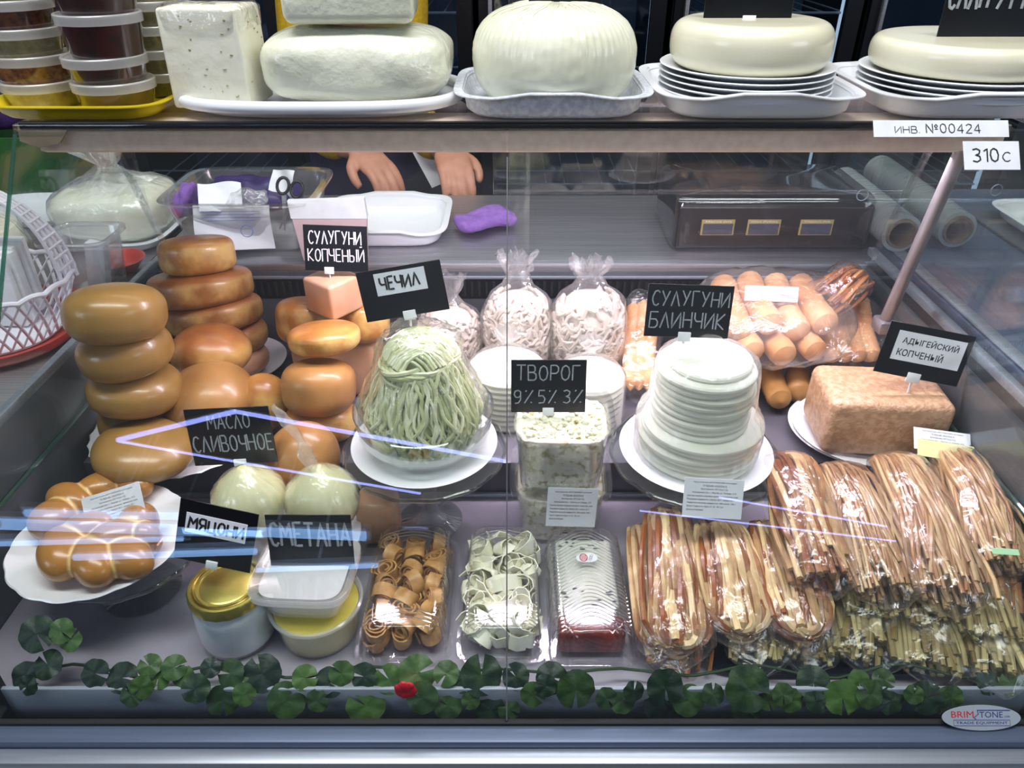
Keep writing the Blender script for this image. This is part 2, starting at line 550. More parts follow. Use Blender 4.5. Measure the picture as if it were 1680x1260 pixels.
# ---------------------------------------------------------------- room shell
def gY(z):                                        # the slanted front glass: depth at height z
    return .466+(z-.789)*.839
Z0, Z1, YS, YB, ZW = .78, .84, .83, 1.18, .99     # deck, raised step, its riser, back of the well, worktop
XW = .605
XR = .60
ZT = 1.289                                        # top shelf
def struct(name, mb, mat):
    o = obj(name, mb, mat)
    o['kind'] = 'structure'
    return o
struct('floor', MB().box((0, 1, -.03), (9, 9, .06)), M['floor'])
struct('ceiling', MB().box((0, 1, 3.23), (9, 9, .06)), M['ceil'])
struct('wall_back', MB().box((0, 3.45, 1.6), (9, .1, 3.2)), M['roomwall'])
for k, (nm, x) in enumerate((('wall_left', -4.5), ('wall_right', 4.5))):
    struct(nm, MB().box((x, 1, 1.6), (.1, 9, 3.2)), M['roomwall'])
struct('wall_front', MB().box((0, -3.5, 1.6), (9, .1, 3.2)), M['roomwall'])
# ceiling lamps whose light and mirror images show on the glass
gn = Vector((0, -.766, .643)).normalized()
def mirror_pt(px, py, zc):
    d = ray(px, py).normalized()
    o = Vector((0, 0, CZ))
    p0 = Vector((0, gY(1.0), 1.0))
    n = Vector((0, -1, .839)).normalized()
    h = o+d*((p0-o).dot(n)/d.dot(n))
    r = d-n*(2*d.dot(n))
    return h+r*((zc-h.z)/r.z)
def tube_lamp(a, b, zc, r, label, mat='tube_lamp'):
    r *= .5
    A, B = mirror_pt(*a, zc), mirror_pt(*b, zc)
    c = (A+B)/2
    t = thing('ceiling_tube_lamp', label, 'lamp', c, 0, 'tube lamps under the hall ceiling')
    mb = MB().tube([A, B], r, 10)
    obj('tube', mb, M[mat], t, world=True)
    d = (B-A).normalized()
    obj('lamp_housing', MB().tube([A+Vector((0, 0, r*1.6)), B+Vector((0, 0, r*1.6))], r*1.1, 6), M['white'], t, world=True)
    obj('hanger', MB().tube([c+Vector((0, 0, r*1.5)), (c.x, c.y, 3.2)], .008, 6), M['white'], t, world=True)
    return t
tube_lamp((192, 722), (385, 675), 2.9, .022, 'violet blue tube lamp mirrored left of the butter tag as the upper left streak')
tube_lamp((385, 675), (830, 757), 2.9, .018, 'violet blue tube lamp mirrored as the long streak across the butter tag and glass bowl')
tube_lamp((192, 724), (690, 810), 2.9, .011, 'violet blue tube lamp mirrored as the thin streak under the butter tag')
tube_lamp((1050, 838), (1470, 888), 2.9, .008, 'violet tube lamp mirrored as the lower thin streak over the smoked string cheese')
tube_lamp((1180, 816), (1455, 864), 2.9, .009, 'violet tube lamp mirrored as the upper thin streak over the smoked string cheese')
def panel(a, b, zc, w, label):
    A, B = mirror_pt(*a, zc), mirror_pt(*b, zc)
    c = (A+B)/2
    t = thing('ceiling_panel_lamp', label, 'lamp', c, 0, 'panel lamps under the hall ceiling')
    L = (B-A).length
    ang = math.atan2(B.y-A.y, B.x-A.x)
    rot = Matrix.Rotation(ang, 3, 'Z')
    obj('diffuser', MB().box((0, 0, 0), (L, w, .02), rot=rot), M['panel_lamp'], t)
    obj('lamp_frame', MB().box((0, 0, .025), (L+.04, w+.04, .03), rot=rot), M['white'], t)
    obj('hanger', MB().tube([(0, 0, .03), (0, 0, 3.2-zc)], .008, 6), M['white'], t)
panel((-60, 858), (430, 874), 2.6, .06, 'wide bluish ceiling panel mirrored over the braided cheese and the first small tag')
panel((40, 842), (330, 848), 2.6, .03, 'narrow bluish ceiling panel mirrored just above the braided cheese label')
panel((120, 915), (420, 905), 2.6, .025, 'narrow bluish ceiling panel mirrored over the lower edge of the jar tag')
panel((-20, 893), (300, 884), 2.6, .014, 'thin bluish ceiling strip mirrored across the middle of the braided cheese')
panel((420, 936), (620, 928), 2.6, .012, 'thin bluish ceiling strip mirrored at the foot of the sour cream tag')
panel((300, 868), (600, 880), 2.6, .05, 'bluish ceiling panel mirrored over the two small tags in front')
# ---------------------------------------------------------------- the display case
case = thing('refrigerated_display_case', 'long refrigerated glass display counter with slanted front glass and steel worktop', 'display case', (0, .83, 0))
def cp(name, mb, mat, label=None, parent=case, **k):
    if parent is case:
        return obj(name, mb, mat, case, world=True, label=label, **k)
    mb.shift(-case.location)
    return obj(name, mb, mat, parent, label=label, **k)
cp('deck', MB().box(((XR-XW)/2, .6725, Z0-.015), (XW+XR, .345, .03), .002), M['deck'], 'lavender grey deck')
st = cp('deck_step', MB().box(((XR-XW)/2, (YS+YB)/2, Z1-.03), (XW+XR, YB-YS, .06), .003), M['step'], 'raised rear step of the deck')
cp('step_edge', MB().box(((XR-XW)/2, YS-.004, Z0+.004), (XW+XR, .006, .008), .001), M['alu'], parent=st)
cp('front_lip', MB().box((.0, .4965, .778), (1.10, .005, .050), .0015), M['lip'], 'pale lip along the deck front')
for s in (-1, 1):
    XW = .605 if s < 0 else XR
    cp('inner_side_wall', MB().box((s*(XW+.006), .825, .83), (.012, .70, .15), .002), M['greywall'])
    cp('side_rail', MB().box((s*(XW+.006), .86, .985 if s < 0 else 1.01), (.012, .66, .014), .003), M['alu'])
    cp('outer_side_wall', MB().box((s*(XW+.006), .86, .943), (.012, .66, .074), .002), M['greywall'])
    # side pane: a slab cut to the slant of the front glass
    prof = [(gY(.905)+.008, .905), (1.20, .905), (1.20, ZT-.012), (gY(ZT)+.03, ZT-.012)]
    x0 = s*(XW-.001)
    mb = MB()
    n = len(prof)
    vs = [(x0, y, z) for y, z in prof]+[(x0-s*.006, y, z) for y, z in prof]
    mb.add(vs, [tuple(range(n)), tuple(range(2*n-1, n-1, -1))]+[(i, (i+1) % n, n+(i+1) % n, n+i) for i in range(n)])
    sp_ = cp('side_pane', mb, M['pane'], smooth=False)
    cp('pane_edge', MB().tube([(x0-s*.003, gY(.905)+.012, .906), (x0-s*.003, 1.19, .906)], .0028, 6), M['pane_edge'], parent=sp_)
    # leaning clear strut under the shelf
    cp('clear_strut', MB().ribbon([(s*.515, .93 if s > 0 else .975, 1.262), (s*.515, 1.0 if s > 0 else 1.05, 1.075 if s > 0 else 1.072)], (0, .0045, .0016), .005), M['glass'])
XW = .605
for s in (-1, 1):
    if s > 0:
        cp('support_pole', MB().tube([(.535, .90, 1.262), (.535, .955, 1.0)], .0085, 14).box((.538, .956, .992), (.03, .03, .02), .004), M['pole'], 'brushed support pole at the right end')
# front panes, two slabs with a seam
def slab(x0, x1, za, zb, th):
    vs = []
    for z in (za, zb):
        y = gY(z)
        vs += [(x0, y, z), (x1, y, z), (x1, y+th*.766, z-th*.643), (x0, y+th*.766, z-th*.643)]
    return MB().add(vs, [(0, 1, 5, 4), (1, 2, 6, 5), (2, 3, 7, 6), (3, 0, 4, 7), (3, 2, 1, 0), (4, 5, 6, 7)])
XS = -.0055
for a, b in ((-.572, XS-.0012), (XS+.0012, .607)):
    fp = cp('front_pane', slab(a, b, .789, ZT-.004, .006), M['pane'], smooth=False)
cp('pane_seam', slab(XS-.0007, XS+.0007, .79, ZT-.03, .006), M['greywall'], smooth=False)
lx = -.569
cp('pane_edge', MB().tube([(lx, gY(.8), .8), (lx, gY(ZT-.01), ZT-.01)], .0022, 6), M['pane_edge'])
lx = -.604
cp('pane_edge', MB().tube([(-lx, gY(.8), .8), (-lx, gY(ZT-.01), ZT-.01)], .0022, 6), M['pane_edge'])
# top shelf and the beam that hides the lamp
cp('top_shelf', MB().box((0, 1.01, ZT-.006), (1.15, .25, .012), .002), M['pane'], 'clear glass top shelf')
bm_ = cp('top_beam', MB().add([(x, y, z) for x in (-.555, .575) for (y, z) in ((.893, 1.287), (.893, 1.257), (.905, 1.252), (.965, 1.272), (.965, 1.284))],
        [(0, 1, 2, 3, 4), (9, 8, 7, 6, 5), (0, 5, 6, 1), (1, 6, 7, 2), (2, 7, 8, 3), (3, 8, 9, 4), (4, 9, 5, 0)]), M['beam'], 'metal beam under the shelf front', smooth=False)
cp('beam_trim', MB().box((0, .8895, 1.2865), (1.135, .006, .010), .001), M['black'], parent=bm_)
cp('lamp_tube', MB().tube([(-.52, .93, 1.252), (.52, .93, 1.252)], .006, 10), M['tube_lamp_w'], parent=bm_)
# back of the well, grille, worktop
bw = cp('back_wall', MB().box(((XR-XW)/2, YB+.008, .88), (XW+XR, .016, .19), .001), M['greywall'])
g = MB()
for k in range(93):
    g.box((-.555+k*.01247, YB-.003, .945), (.004, .006, .026))
cp('air_grille', MB().box(((XR-XW)/2, YB-.001, .945), (XW+XR, .003, .036)), M['black'], parent=bw)
cp('grille_slats', g, M['seal'], parent=bw)
wt = cp('worktop', MB().box((.01, 1.365, ZW-.012), (1.256, .35, .024), .004).box((.018, YB+.012, .972), (1.18, .02, .034), .008), M['steel'], 'brushed steel worktop behind the well')
cp('worktop_trim', MB().tube([(-.57, YB-.004, .966), (.57, YB-.004, .966)], .003, 6), M['alu'], parent=wt)
# rear plexiglass guard with finger holes
rp = cp('rear_guard', MB().box((.30, 1.185, 1.195), (.66, .004, .165), .001), M['glass'], 'clear rear guard with finger holes')
cp('guard_edge', MB().box((.30, 1.184, 1.112), (.66, .005, .007), .001), M['clear'], parent=rp)
for (px, py) in ((1415, 320), (1635, 312)):
    c = PY(px, py, 1.18)
    cp('finger_hole', MB().tube([c+Vector((.009*math.cos(a*PI/9), 0, .009*math.sin(a*PI/9))) for a in range(18)], .001, 5, closed=True), M['alu'], parent=rp)
rp2 = cp('rear_guard', MB().box((.012, 1.19, 1.19), (.034, .004, .40), .001), M['clear'])
# body below the glass
cp('front_profile', MB().box((.01, .459, .766), (1.256, .024, .034), .003), M['alu_dark'], 'grey blue front profile')
cp('bumper', MB().box((.01, .438, .760), (1.256, .018, .030), .004).box((.01, .425, .730), (1.256, .03, .028), .005), M['alu'], 'pale aluminium bumper strip')
cp('glass_channel', MB().box((.01, .4685, .783), (1.256, .007, .008), .002), M['seal'])
cp('body', MB().box((.01, .84, .36), (1.256, .74, .72), .01), M['greywall'], 'grey body of the counter')
cp('under_deck', MB().box((.02, .82, .735), (1.16, .70, .03)), M['black'])
for s in (-1, 1):
    cp('end_gap', MB().box((-.575 if s < 0 else .59, .496, .77), (.07 if s < 0 else .02, .012, .10)), M['black_tray'])
# sticker bottom right
sx = PZ(1606, 1172, .772)
stk = thing('maker_sticker', 'oval silver sticker with red and blue lettering on the case front', 'sticker', (PZ(1605, 1170, .794).x, gY(.794)-.0025, .794))
obj('plate', MB().loft([sup(.0405, .0125, 2, 40, 0), sup(.0405, .0125, 2, 40, .0012)]), M['sticker'], stk).rotation_euler = (R(50), 0, 0)
# neighbouring counters
lc = thing('side_counter', 'grey metal counter to the left, carrying the basket', 'counter', (-.972, 1.1, 0))
obj('counter_top', MB().box((0, .05, .955), (.70, .84, .03), .004), M['steel'], lc)
obj('edge_strip', MB().box((.342, -.03, .972), (.016, .66, .004), .003), M['seal'], lc)
obj('counter_body', MB().box((0, 0, .47), (.68, .66, .94), .004), M['greywall'], lc)
rc = thing('side_counter', 'grey refrigerated counter to the right beyond the side glass', 'counter', (1.012, 1.1, 0))
obj('counter_top', MB().box((0, .04, .985), (.73, .82, .03), .004), M['alu_dark'], rc)
obj('edge_strip', MB().box((-.352, 0, 1.0035), (.02, .70, .006), .003), M['alu'], rc)
obj('inner_well', MB().box((.08, 0, 1.003), (.44, .60, .006), .002), M['greywall'], rc)
obj('counter_body', MB().box((0, 0, .485), (.72, .66, .97), .004), M['greywall'], rc)
obj('glass_guard', MB().box((-.325, 0, 1.1295), (.006, .6, .24)), M['pane'], rc)
# ---------------------------------------------------------------- lettering
GL = {
 'А': (.62, [[(0, 0), (.31, 1), (.62, 0)], [(.12, .36), (.5, .36)]]),
 'Б': (.55, [[(.52, 1), (0, 1), (0, 0), (.4, 0), (.54, .15), (.54, .38), (.4, .54), (0, .54)]]),
 'В': (.52, [[(0, 0), (0, 1), (.36, 1), (.46, .88), (.46, .64), (.34, .53), (0, .53)], [(.34, .53), (.52, .4), (.52, .13), (.38, 0), (0, 0)]]),
 'Г': (.48, [[(0, 0), (0, 1), (.48, 1)]]),
 'Е': (.48, [[(.48, 1), (0, 1), (0, 0), (.48, 0)], [(0, .52), (.4, .52)]]),
 'И': (.58, [[(0, 1), (0, 0), (.58, 1), (.58, 0)]]),
 'Й': (.58, [[(0, 1), (0, 0), (.58, 1), (.58, 0)], [(.18, 1.2), (.42, 1.22)]]),
 'К': (.54, [[(0, 0), (0, 1)], [(.52, 1), (0, .45), (.54, 0)]]),
 'Л': (.6, [[(0, 0), (.3, 1), (.6, 0)]]),
 'М': (.72, [[(0, 0), (.08, 1), (.36, .4), (.64, 1), (.72, 0)]]),
 'Н': (.56, [[(0, 0), (0, 1)], [(.56, 0), (.56, 1)], [(0, .5), (.56, .5)]]),
 'О': (.56, [[(.28, 1), (.08, .86), (0, .5), (.08, .14), (.28, 0), (.48, .14), (.56, .5), (.48, .86), (.28, 1)]]),
 'П': (.56, [[(0, 0), (0, 1), (.56, 1), (.56, 0)]]),
 'Р': (.5, [[(0, 0), (0, 1), (.36, 1), (.5, .86), (.5, .6), (.36, .46), (0, .46)]]),
 'С': (.5, [[(.5, .86), (.34, 1), (.14, .94), (0, .6), (0, .36), (.14, .06), (.34, 0), (.5, .14)]]),
 'Т': (.6, [[(0, 1), (.6, 1)], [(.3, 1), (.3, 0)]]),
 'У': (.56, [[(0, 1), (.28, .45)], [(.56, 1), (.14, 0)]]),
 'Ц': (.6, [[(0, 1), (0, 0), (.62, 0), (.62, -.16)], [(.52, 1), (.52, 0)]]),
 'Ч': (.52, [[(0, 1), (0, .62), (.12, .45), (.52, .45)], [(.52, 1), (.52, 0)]]),
 'Ы': (.74, [[(0, 1), (0, 0), (.34, 0), (.44, .12), (.44, .36), (.34, .48), (0, .48)], [(.74, 1), (.74, 0)]]),
 'Я': (.52, [[(.5, 0), (.5, 1), (.14, 1), (0, .86), (0, .6), (.14, .46), (.5, .46)], [(.24, .46), (0, 0)]]),
 '9': (.46, [[(.44, .62), (.3, .45), (.1, .48), (0, .7), (.08, .94), (.28, 1), (.44, .88), (.44, .3), (.3, .04), (.06, 0)]]),
 '5': (.46, [[(.46, 1), (.06, 1), (.02, .56), (.3, .6), (.46, .36), (.36, .06), (0, .02)]]),
 '3': (.44, [[(0, .92), (.22, 1), (.42, .86), (.36, .6), (.16, .52), (.4, .42), (.44, .16), (.24, 0), (0, .08)]]),
 '%': (.6, [[(.6, 1), (.04, 0)], [(.1, .9), (.18, .98)], [(.46, .1), (.54, .04)]]),
 '0': (.46, [[(.23, 1), (.06, .86), (0, .5), (.06, .14), (.23, 0), (.40, .14), (.46, .5), (.40, .86), (.23, 1)]]),
 '1': (.2, [[(0, .8), (.2, 1), (.2, 0)]]),
 '2': (.46, [[(.02, .84), (.2, 1), (.42, .9), (.42, .64), (0, 0), (.46, 0)]]),
 '4': (.48, [[(.36, 0), (.36, 1), (0, .3), (.48, .3)]]),
 'N': (.9, [[(0, 0), (0, 1), (.5, 0), (.5, 1)], [(.78, .95), (.66, .76), (.78, .56), (.9, .76), (.78, .95)], [(.66, .42), (.9, .42)]]),
 '.': (.06, [[(0, 0), (.05, .05)]]),
 ' ': (.3, []),
}
def strokes(mb, text, x0, y0, w, h, r, z, slant=0, jit=.03, seed=1):
    """draw text in a box starting at (x0, y0), w by h, on the plane z (x right, y up)"""
    rnd = random.Random(seed)
    gap = .2
    tot = sum(GL[c][0] for c in text)+gap*(len(text)-1)
    kx = w/tot
    x = 0
    for c in text:
        gw, st_ = GL[c]
        dy = rnd.uniform(-jit, jit)
        sh = rnd.uniform(-.04, .04)+slant
        for s in st_:
            pts = []
            for k in range(len(s)-1):
                for q in range(3):
                    t = q/3
                    pts.append((s[k][0]+(s[k+1][0]-s[k][0])*t, s[k][1]+(s[k+1][1]-s[k][1])*t))
            pts.append(s[-1])
            mb.tube([(x0+(x+px+sh*py)*kx, y0+(py+dy)*h, z) for px, py in pts], r, 6, flat=.35, up=(0, 0, 1))
        x += gw+gap
    return mb
_tc = {}
def text_verts(body, bold=0):
    if (body, bold) in _tc:
        return _tc[(body, bold)]
    cu = bpy.data.curves.new('t', 'FONT')
    cu.body = body
    cu.size = 1
    cu.resolution_u = 2
    cu.offset = bold
    o = link(bpy.data.objects.new('t', cu))
    dg = bpy.context.evaluated_depsgraph_get()
    me = bpy.data.meshes.new_from_object(o.evaluated_get(dg))
    vs = [tuple(v.co) for v in me.vertices]
    fs = [tuple(p.vertices) for p in me.polygons]
    bpy.data.objects.remove(o)
    bpy.data.curves.remove(cu)
    bpy.data.meshes.remove(me)
    _tc[(body, bold)] = (vs, fs)
    return vs, fs
def print_text(mb, body, x0, y0, w, h, z, bold=0, fit=True):
    """flat print filling the box x0, y0, w, h (fit) or of letter height h starting at x0"""
    vs, fs = text_verts(body, bold)
    if not vs:
        return mb
    ax, bx = min(v[0] for v in vs), max(v[0] for v in vs)
    ay, by = min(v[1] for v in vs), max(v[1] for v in vs)
    kx = w/max(bx-ax, 1e-6)
    ky = h/max(by-ay, 1e-6) if fit else kx
    return mb.add([(x0+(v[0]-ax)*kx, y0+(v[1]-(ay if fit else 0))*ky, z) for v in vs], fs)
LBL = ['Сыр Сулугуни «РЕУТОВСКИЙ» копченый', 'ТУ 9225-001-101017210-15', 'Изготовитель: ИП Гогуа Л.Д.', 'Московская обл., г. Реутов, ул. Победы, 15 Б',
       'Состав: молоко коровье цельное, закваска, соль', 'Пищевая ценность: белок 20 г, жиры 22 г', 'Энергетическая ценность: 290 ккал/ 100 г', 'Срок годности при t 2°-6°: 45 сут.', 'Дата изготовления:']
def card(name, label, cat, px, py, wpx, hpx, Y, tilt=12, yaw=0, roll=0, lines=(), mats=('card', 'chalk'), clip=0.0, pin=.03, patch=None, group=None, stroke=.045, th=.0012, prn=(), curl=0, z=None):
    """a tag card or paper label: upright plane at depth Y, leaning back by tilt, lines = (text, x, y, w, h) in card fractions"""
    c = PY(px, py, Y) if z is None else PZ(px, py, z)
    d = dep(c)
    E = math.atan2(CZ-c.z, c.y)
    w, h = wpx*d/FPX, hpx*d/FPX/max(.35, math.cos(E-R(tilt)))
    rot = Matrix.Rotation(R(yaw), 3, 'Z') @ Matrix.Rotation(R(90-tilt), 3, 'X') @ Matrix.Rotation(R(roll), 3, 'Z')
    t = thing(name, label, cat, c, 0, group)
    t.rotation_euler = rot.to_euler()
    if curl:
        rows = [[(x*w/2, (-.5+j/10)*h, curl*h*(1-math.cos(PI*(j/10)))*.3+dz) for x in (-1, 1)] for dz in (0,) for j in range(11)]
        mb = MB()
        mb.loft([[(-w/2, p[0][1], p[0][2]), (w/2, p[0][1], p[0][2]), (w/2, p[0][1], p[0][2]-th), (-w/2, p[0][1], p[0][2]-th)] for p in rows])
        zf = lambda yy: curl*h*(1-math.cos(PI*(yy/h+.5)))*.3
    else:
        mb = MB().box((0, 0, -th/2), (w, h, th), min(.0004, th*.3), 1)
    obj('card' if mats[0] == 'card' else 'paper', mb, M[mats[0]], t)
    if patch:
        x0, y0, pw, ph = patch
        obj('paper_patch', MB().box((x0*w+pw*w/2, y0*h+ph*h/2, .0003), (pw*w, ph*h, .0006)), M['paper'], t)
    if lines:
        tb = MB()
        for k, (tx, x0, y0, lw, lh) in enumerate(lines):
            strokes(tb, tx, x0*w, y0*h, lw*w, lh*h, stroke*lh*h*1.1, .0007 if patch else .0004, seed=len(tx)+k)
        obj('lettering', tb, M[mats[1]], t)
    if prn:
        tb = MB()
        for (tx, x0, y0, lw, lh, b) in prn:
            zz = .0007 if patch else .0002
            v0 = len(tb.v)
            print_text(tb, tx, x0*w, y0*h, lw*w, lh*h, zz, b)
            if curl:
                for i in range(v0, len(tb.v)):
                    tb.v[i].z += zf(tb.v[i].y)
        obj('printed_text', tb, M[mats[1]], t)
    if clip is not None:
        k = w*.075
        cb = MB().box((clip*w, -h/2+.001, 0), (2*k, k*1.5, .0042), .0006)
        co = obj('clip', cb, M['white'], t, label='white plastic clip')
        if pin:
            inv = rot.inverted()
            dn = inv @ Vector((0, 0, -1))
            p0 = Vector((clip*w, -h/2, 0))
            obj('pin', MB().tube([p0, p0+dn*pin], .0016, 6), M['white'], t)
    return t
def small_print(x0=.06, top=.93, w=.9, n=9, lh=.052, step=.088, lens=None):
    out = []
    for k in range(n):
        ww = w*(lens[k] if lens else (.80, .45, .5, .82, .95, .88, .92, .7, .32)[k])
        xx = x0+(w-ww)/2 if k < 4 else x0
        out.append((LBL[k], xx-.5, top-lh-k*step-.5, ww, lh, 0))
    return out
# the oval sticker's lettering and the two paper stickers on the beam
mb = MB()
print_text(mb, 'BRIM', -.031, .0002, .023, .0062, .0014, 0)
obj('red_lettering', mb, M['logo_red'], stk).rotation_euler = (R(50), 0, 0)
mb = MB().tube([(-.006, -.0012, .0014), (-.008, .0002, .0014), (-.003, .004, .0014), (-.004, .0075, .0014), (.03, .0075, .0014)], .0005, 5)
print_text(mb, 'TONE', -.002, .0002, .024, .0058, .0014, 0)
print_text(mb, 'COM.', .0235, .0002, .006, .002, .0014, 0)
print_text(mb, 'TRADE EQUIPMENT', -.0265, -.0066, .053, .003, .0014, .0)
mb.tube([(-.029, -.0078, .0013), (.029, -.0078, .0013), (.029, -.0022, .0013), (-.029, -.0022, .0013)], .0003, 4, closed=True)
obj('blue_lettering', mb, M['logo_blue'], stk).rotation_euler = (R(50), 0, 0)
card('paper_sticker', 'long white inventory sticker with a printed number on the top beam', 'sticker', 1544, 211, 222, 26, .8655, 38, 0, 0, [('ИНВ.', -.34, -.26, .18, .40), ('N00424', -.11, -.26, .40, .54)], mats=('paper', 'ink'), clip=None, th=.0006, stroke=.045)
card('paper_sticker', 'square white sticker with a printed number hanging over the right pole', 'sticker', 1627, 255, 92, 45, .848, 38, 0, 0, [('310', -.34, -.22, .46, .46), ('С', .19, -.22, .13, .32)], mats=('paper', 'ink'), clip=None, th=.0006, stroke=.05)
cb = PY(72, 222, .889)
tag(obj('cardboard_scrap', MB().prism([(-.026, .012), (.030, .012), (.030, .006), (.018, -.008), (-.006, -.014), (-.028, -.006)], 0, .003), M['cardboard'], loc=cb), 'torn brown cardboard scrap tucked at the left end of the beam', 'cardboard').rotation_euler = (R(85), 0, 0)
# ---------------------------------------------------------------- on the top shelf
def tray(name, label, loc, w, d, h, mat, bump=0, taper=.82, rim=.010, e=5, group=None, rz=0, cat='tray'):
    n = 96
    hb = lambda x, y: h+bump*max(0, math.cos(min(1, abs(x)/(w*.30))*PI/2))**1.3*(1 if abs(y) > d*.40 else 0)
    rings = []
    a, b = w/2, d/2
    def ring(k, z, off=0):
        return [(x, y, z) for x, y, _ in sup(a*k+off, b*k+off, e, n)]
    def top(k, off, dz):
        r = sup(a*k+off, b*k+off, e, n)
        return [(x, y, hb(x, y)+dz) for x, y, _ in r]
    rings = [ring(taper*.97, 0), ring(taper, .001), ring(taper+.06, .007), top(1, -rim*1.2, -.003), top(1, 0, -.0012), top(1, 0, 0), top(1, -rim, 0), ring(taper+.05, .009, -.002), ring(taper-.01, .003, -.001)]
    return tag(obj(name, MB().loft(rings), M[mat], loc=loc, ang=60), label, cat, group)
ZS = ZT+.0005
yt = tray('serving_tray', 'shallow yellow plastic tray under the stacked sauce tubs', (-.512, .996, ZS), .215, .222, .018, 'yellow', e=6, rim=.008)
tray('serving_tray', 'speckled white tray with a wavy front rim under the ribbed cheese dome', (.0495, .998, ZS), .24, .216, .026, 'tray_marble', bump=.007)
tray('serving_tray', 'plain white tray with a wavy front rim under the five plates and cream cheese wheel', (.294, 1.009, ZS), .25, .244, .026, 'tray_white', bump=.008)
tray('serving_tray', 'plain white tray overhanging the right end of the top shelf', (.563, 1.012, ZS), .272, .252, .026, 'tray_white', bump=.008)
t5 = obj('top_shelf', MB().box((-.04, -.09, ZT-.006), (.70, .25, .012), .002), M['pane'], rc)
# oval tray with a rolled rim
t = thing('oval_tray', 'long white tray with a thick rolled rim under the white cheese block and loaf', 'tray', (-.236, 1.0, ZS))
n = 96
rg = [sup(.150, .085, 3, n, 0), sup(.155, .09, 3, n, .002), sup(.166, .099, 3, n, .012), sup(.170, .102, 3, n, .013), sup(.158, .092, 3, n, .006), sup(.148, .083, 3, n, .004)]
obj('tray_base', MB().loft(rg), M['tray_white'], t)
obj('rolled_rim', MB().tube(sup(.170, .102, 3, 72, .0145), .0075, 10, closed=True), M['tray_white'], t)
# feta block
bm = MB()
rot = Matrix.Rotation(R(-4), 3, 'Z')
for k in range(1):
    bm.box((0, 0, .054), (.094, .075, .108), .004, 3, rot)
bm.v = [Vector((p.x*(1-.02*(p.z/.11)) + .004*noise.noise(p*40), p.y+.003*noise.noise(p*50+Vector((9, 0, 0))), p.z)) for p in bm.v]
feta = thing('cheese_block', 'tall upright block of white brine cheese with small holes', 'cheese', (-.352, .968, ZS+.0068))
hb = bm
hb.cm = 1
rnd = random.Random(4)
for k in range(34):
    x, z = rnd.uniform(-.04, .04), rnd.uniform(.006, .10)
    p = rot @ Vector((x, -.0374, z))
    hb.ell(p, (rnd.uniform(.0008, .0024), .0012, rnd.uniform(.0005, .0014)), n=8, m=5)
for k in range(10):
    p = rot @ Vector((.0466, rnd.uniform(-.03, .03), rnd.uniform(.01, .10)))
    hb.ell(p, (.001, rnd.uniform(.001, .002), .001), n=8, m=5)
obj('block', bm, [M['feta'], pm('hole_brown', 'a89c78', rough=.8)], feta)
fw = MB().loft([sup(.050, .040, 6, 48, .085), sup(.051, .041, 6, 48, .105), sup(.046, .036, 5, 48, .1115), sup(.02, .015, 3, 48, .114)], cap0=False)
obj('film_top', fw, M['film'], feta).rotation_euler = (0, 0, R(-4))
# wrapped loaf and the block on it
def lump(p):
    q = 1+.05*noise.noise(p*16)+.025*noise.noise(p*45)
    return Vector((p.x*q, p.y*q, p.z*(1+.06*noise.noise(p*18+Vector((3, 1, 2))))))
loaf = obj('cheese_loaf', MB().ell((0, 0, .043), (.113, .082, .043), 3.6, 3.2, 96, 48, fn=lump), M['wrapped'], loc=(-.186, .995, ZS+.0068))
tag(loaf, 'large lumpy white cheese loaf tightly wrapped in film', 'cheese')
lb = obj('cheese_block', MB().box((0, 0, .036), (.148, .095, .066), .012, 4), M['wrapped'], loc=(-.186, .975, ZS+.0945))
lb.rotation_euler = (0, 0, R(3))
tag(lb, 'film wrapped white cheese block lying on top of the lumpy loaf', 'cheese')
# ribbed dome
def domefn(a, r, z):
    k = max(0, min(1, (z-.045)/.03))
    if z > .106:
        k *= .4
    return r*(1+.008*k*math.sin(a*64))+.0008*noise.noise(Vector((math.cos(a)*9, math.sin(a)*9, z*160))), z
pf = []
for j in range(41):
    t_ = j/40
    la = -PI/2*.62+(PI/2*1.62)*t_
    pf.append((.1005*max(0, math.cos(la))**(.62), .048+.061*math.copysign(abs(math.sin(la))**.86, math.sin(la))*(1 if la > 0 else .95)))
z0 = pf[0][1]
dome = thing('cheese_dome', 'big ribbed white cheese dome on the speckled tray', 'cheese', (.052, .998, ZS+.0045))
obj('cheese', MB().lathe([(r, z-z0) for r, z in pf[:-1]], 256, fn=domefn, cap0=True, cap1=True), M['dome'], dome)
# pinched film over the crown
wr = MB()
rnd = random.Random(7)
for k in range(70):
    a = rnd.uniform(0, 2*PI)
    r0, r1 = rnd.uniform(.005, .03), rnd.uniform(.05, .085)
    pts = []
    for q in range(6):
        r = lerp(r0, r1, q/5)
        zz = .048+.061*max(0, 1-(r/.1005)**(1/.31))**.43-z0
        pts.append((r*math.cos(a+.05*math.sin(q)), r*math.sin(a+.05*math.sin(q)), zz+.0006))
    wr.tube(pts, [.0003, .0011, .0013, .0011, .0008, .0003], 5, flat=.7)
obj('film_creases', wr, M['dome'], dome)
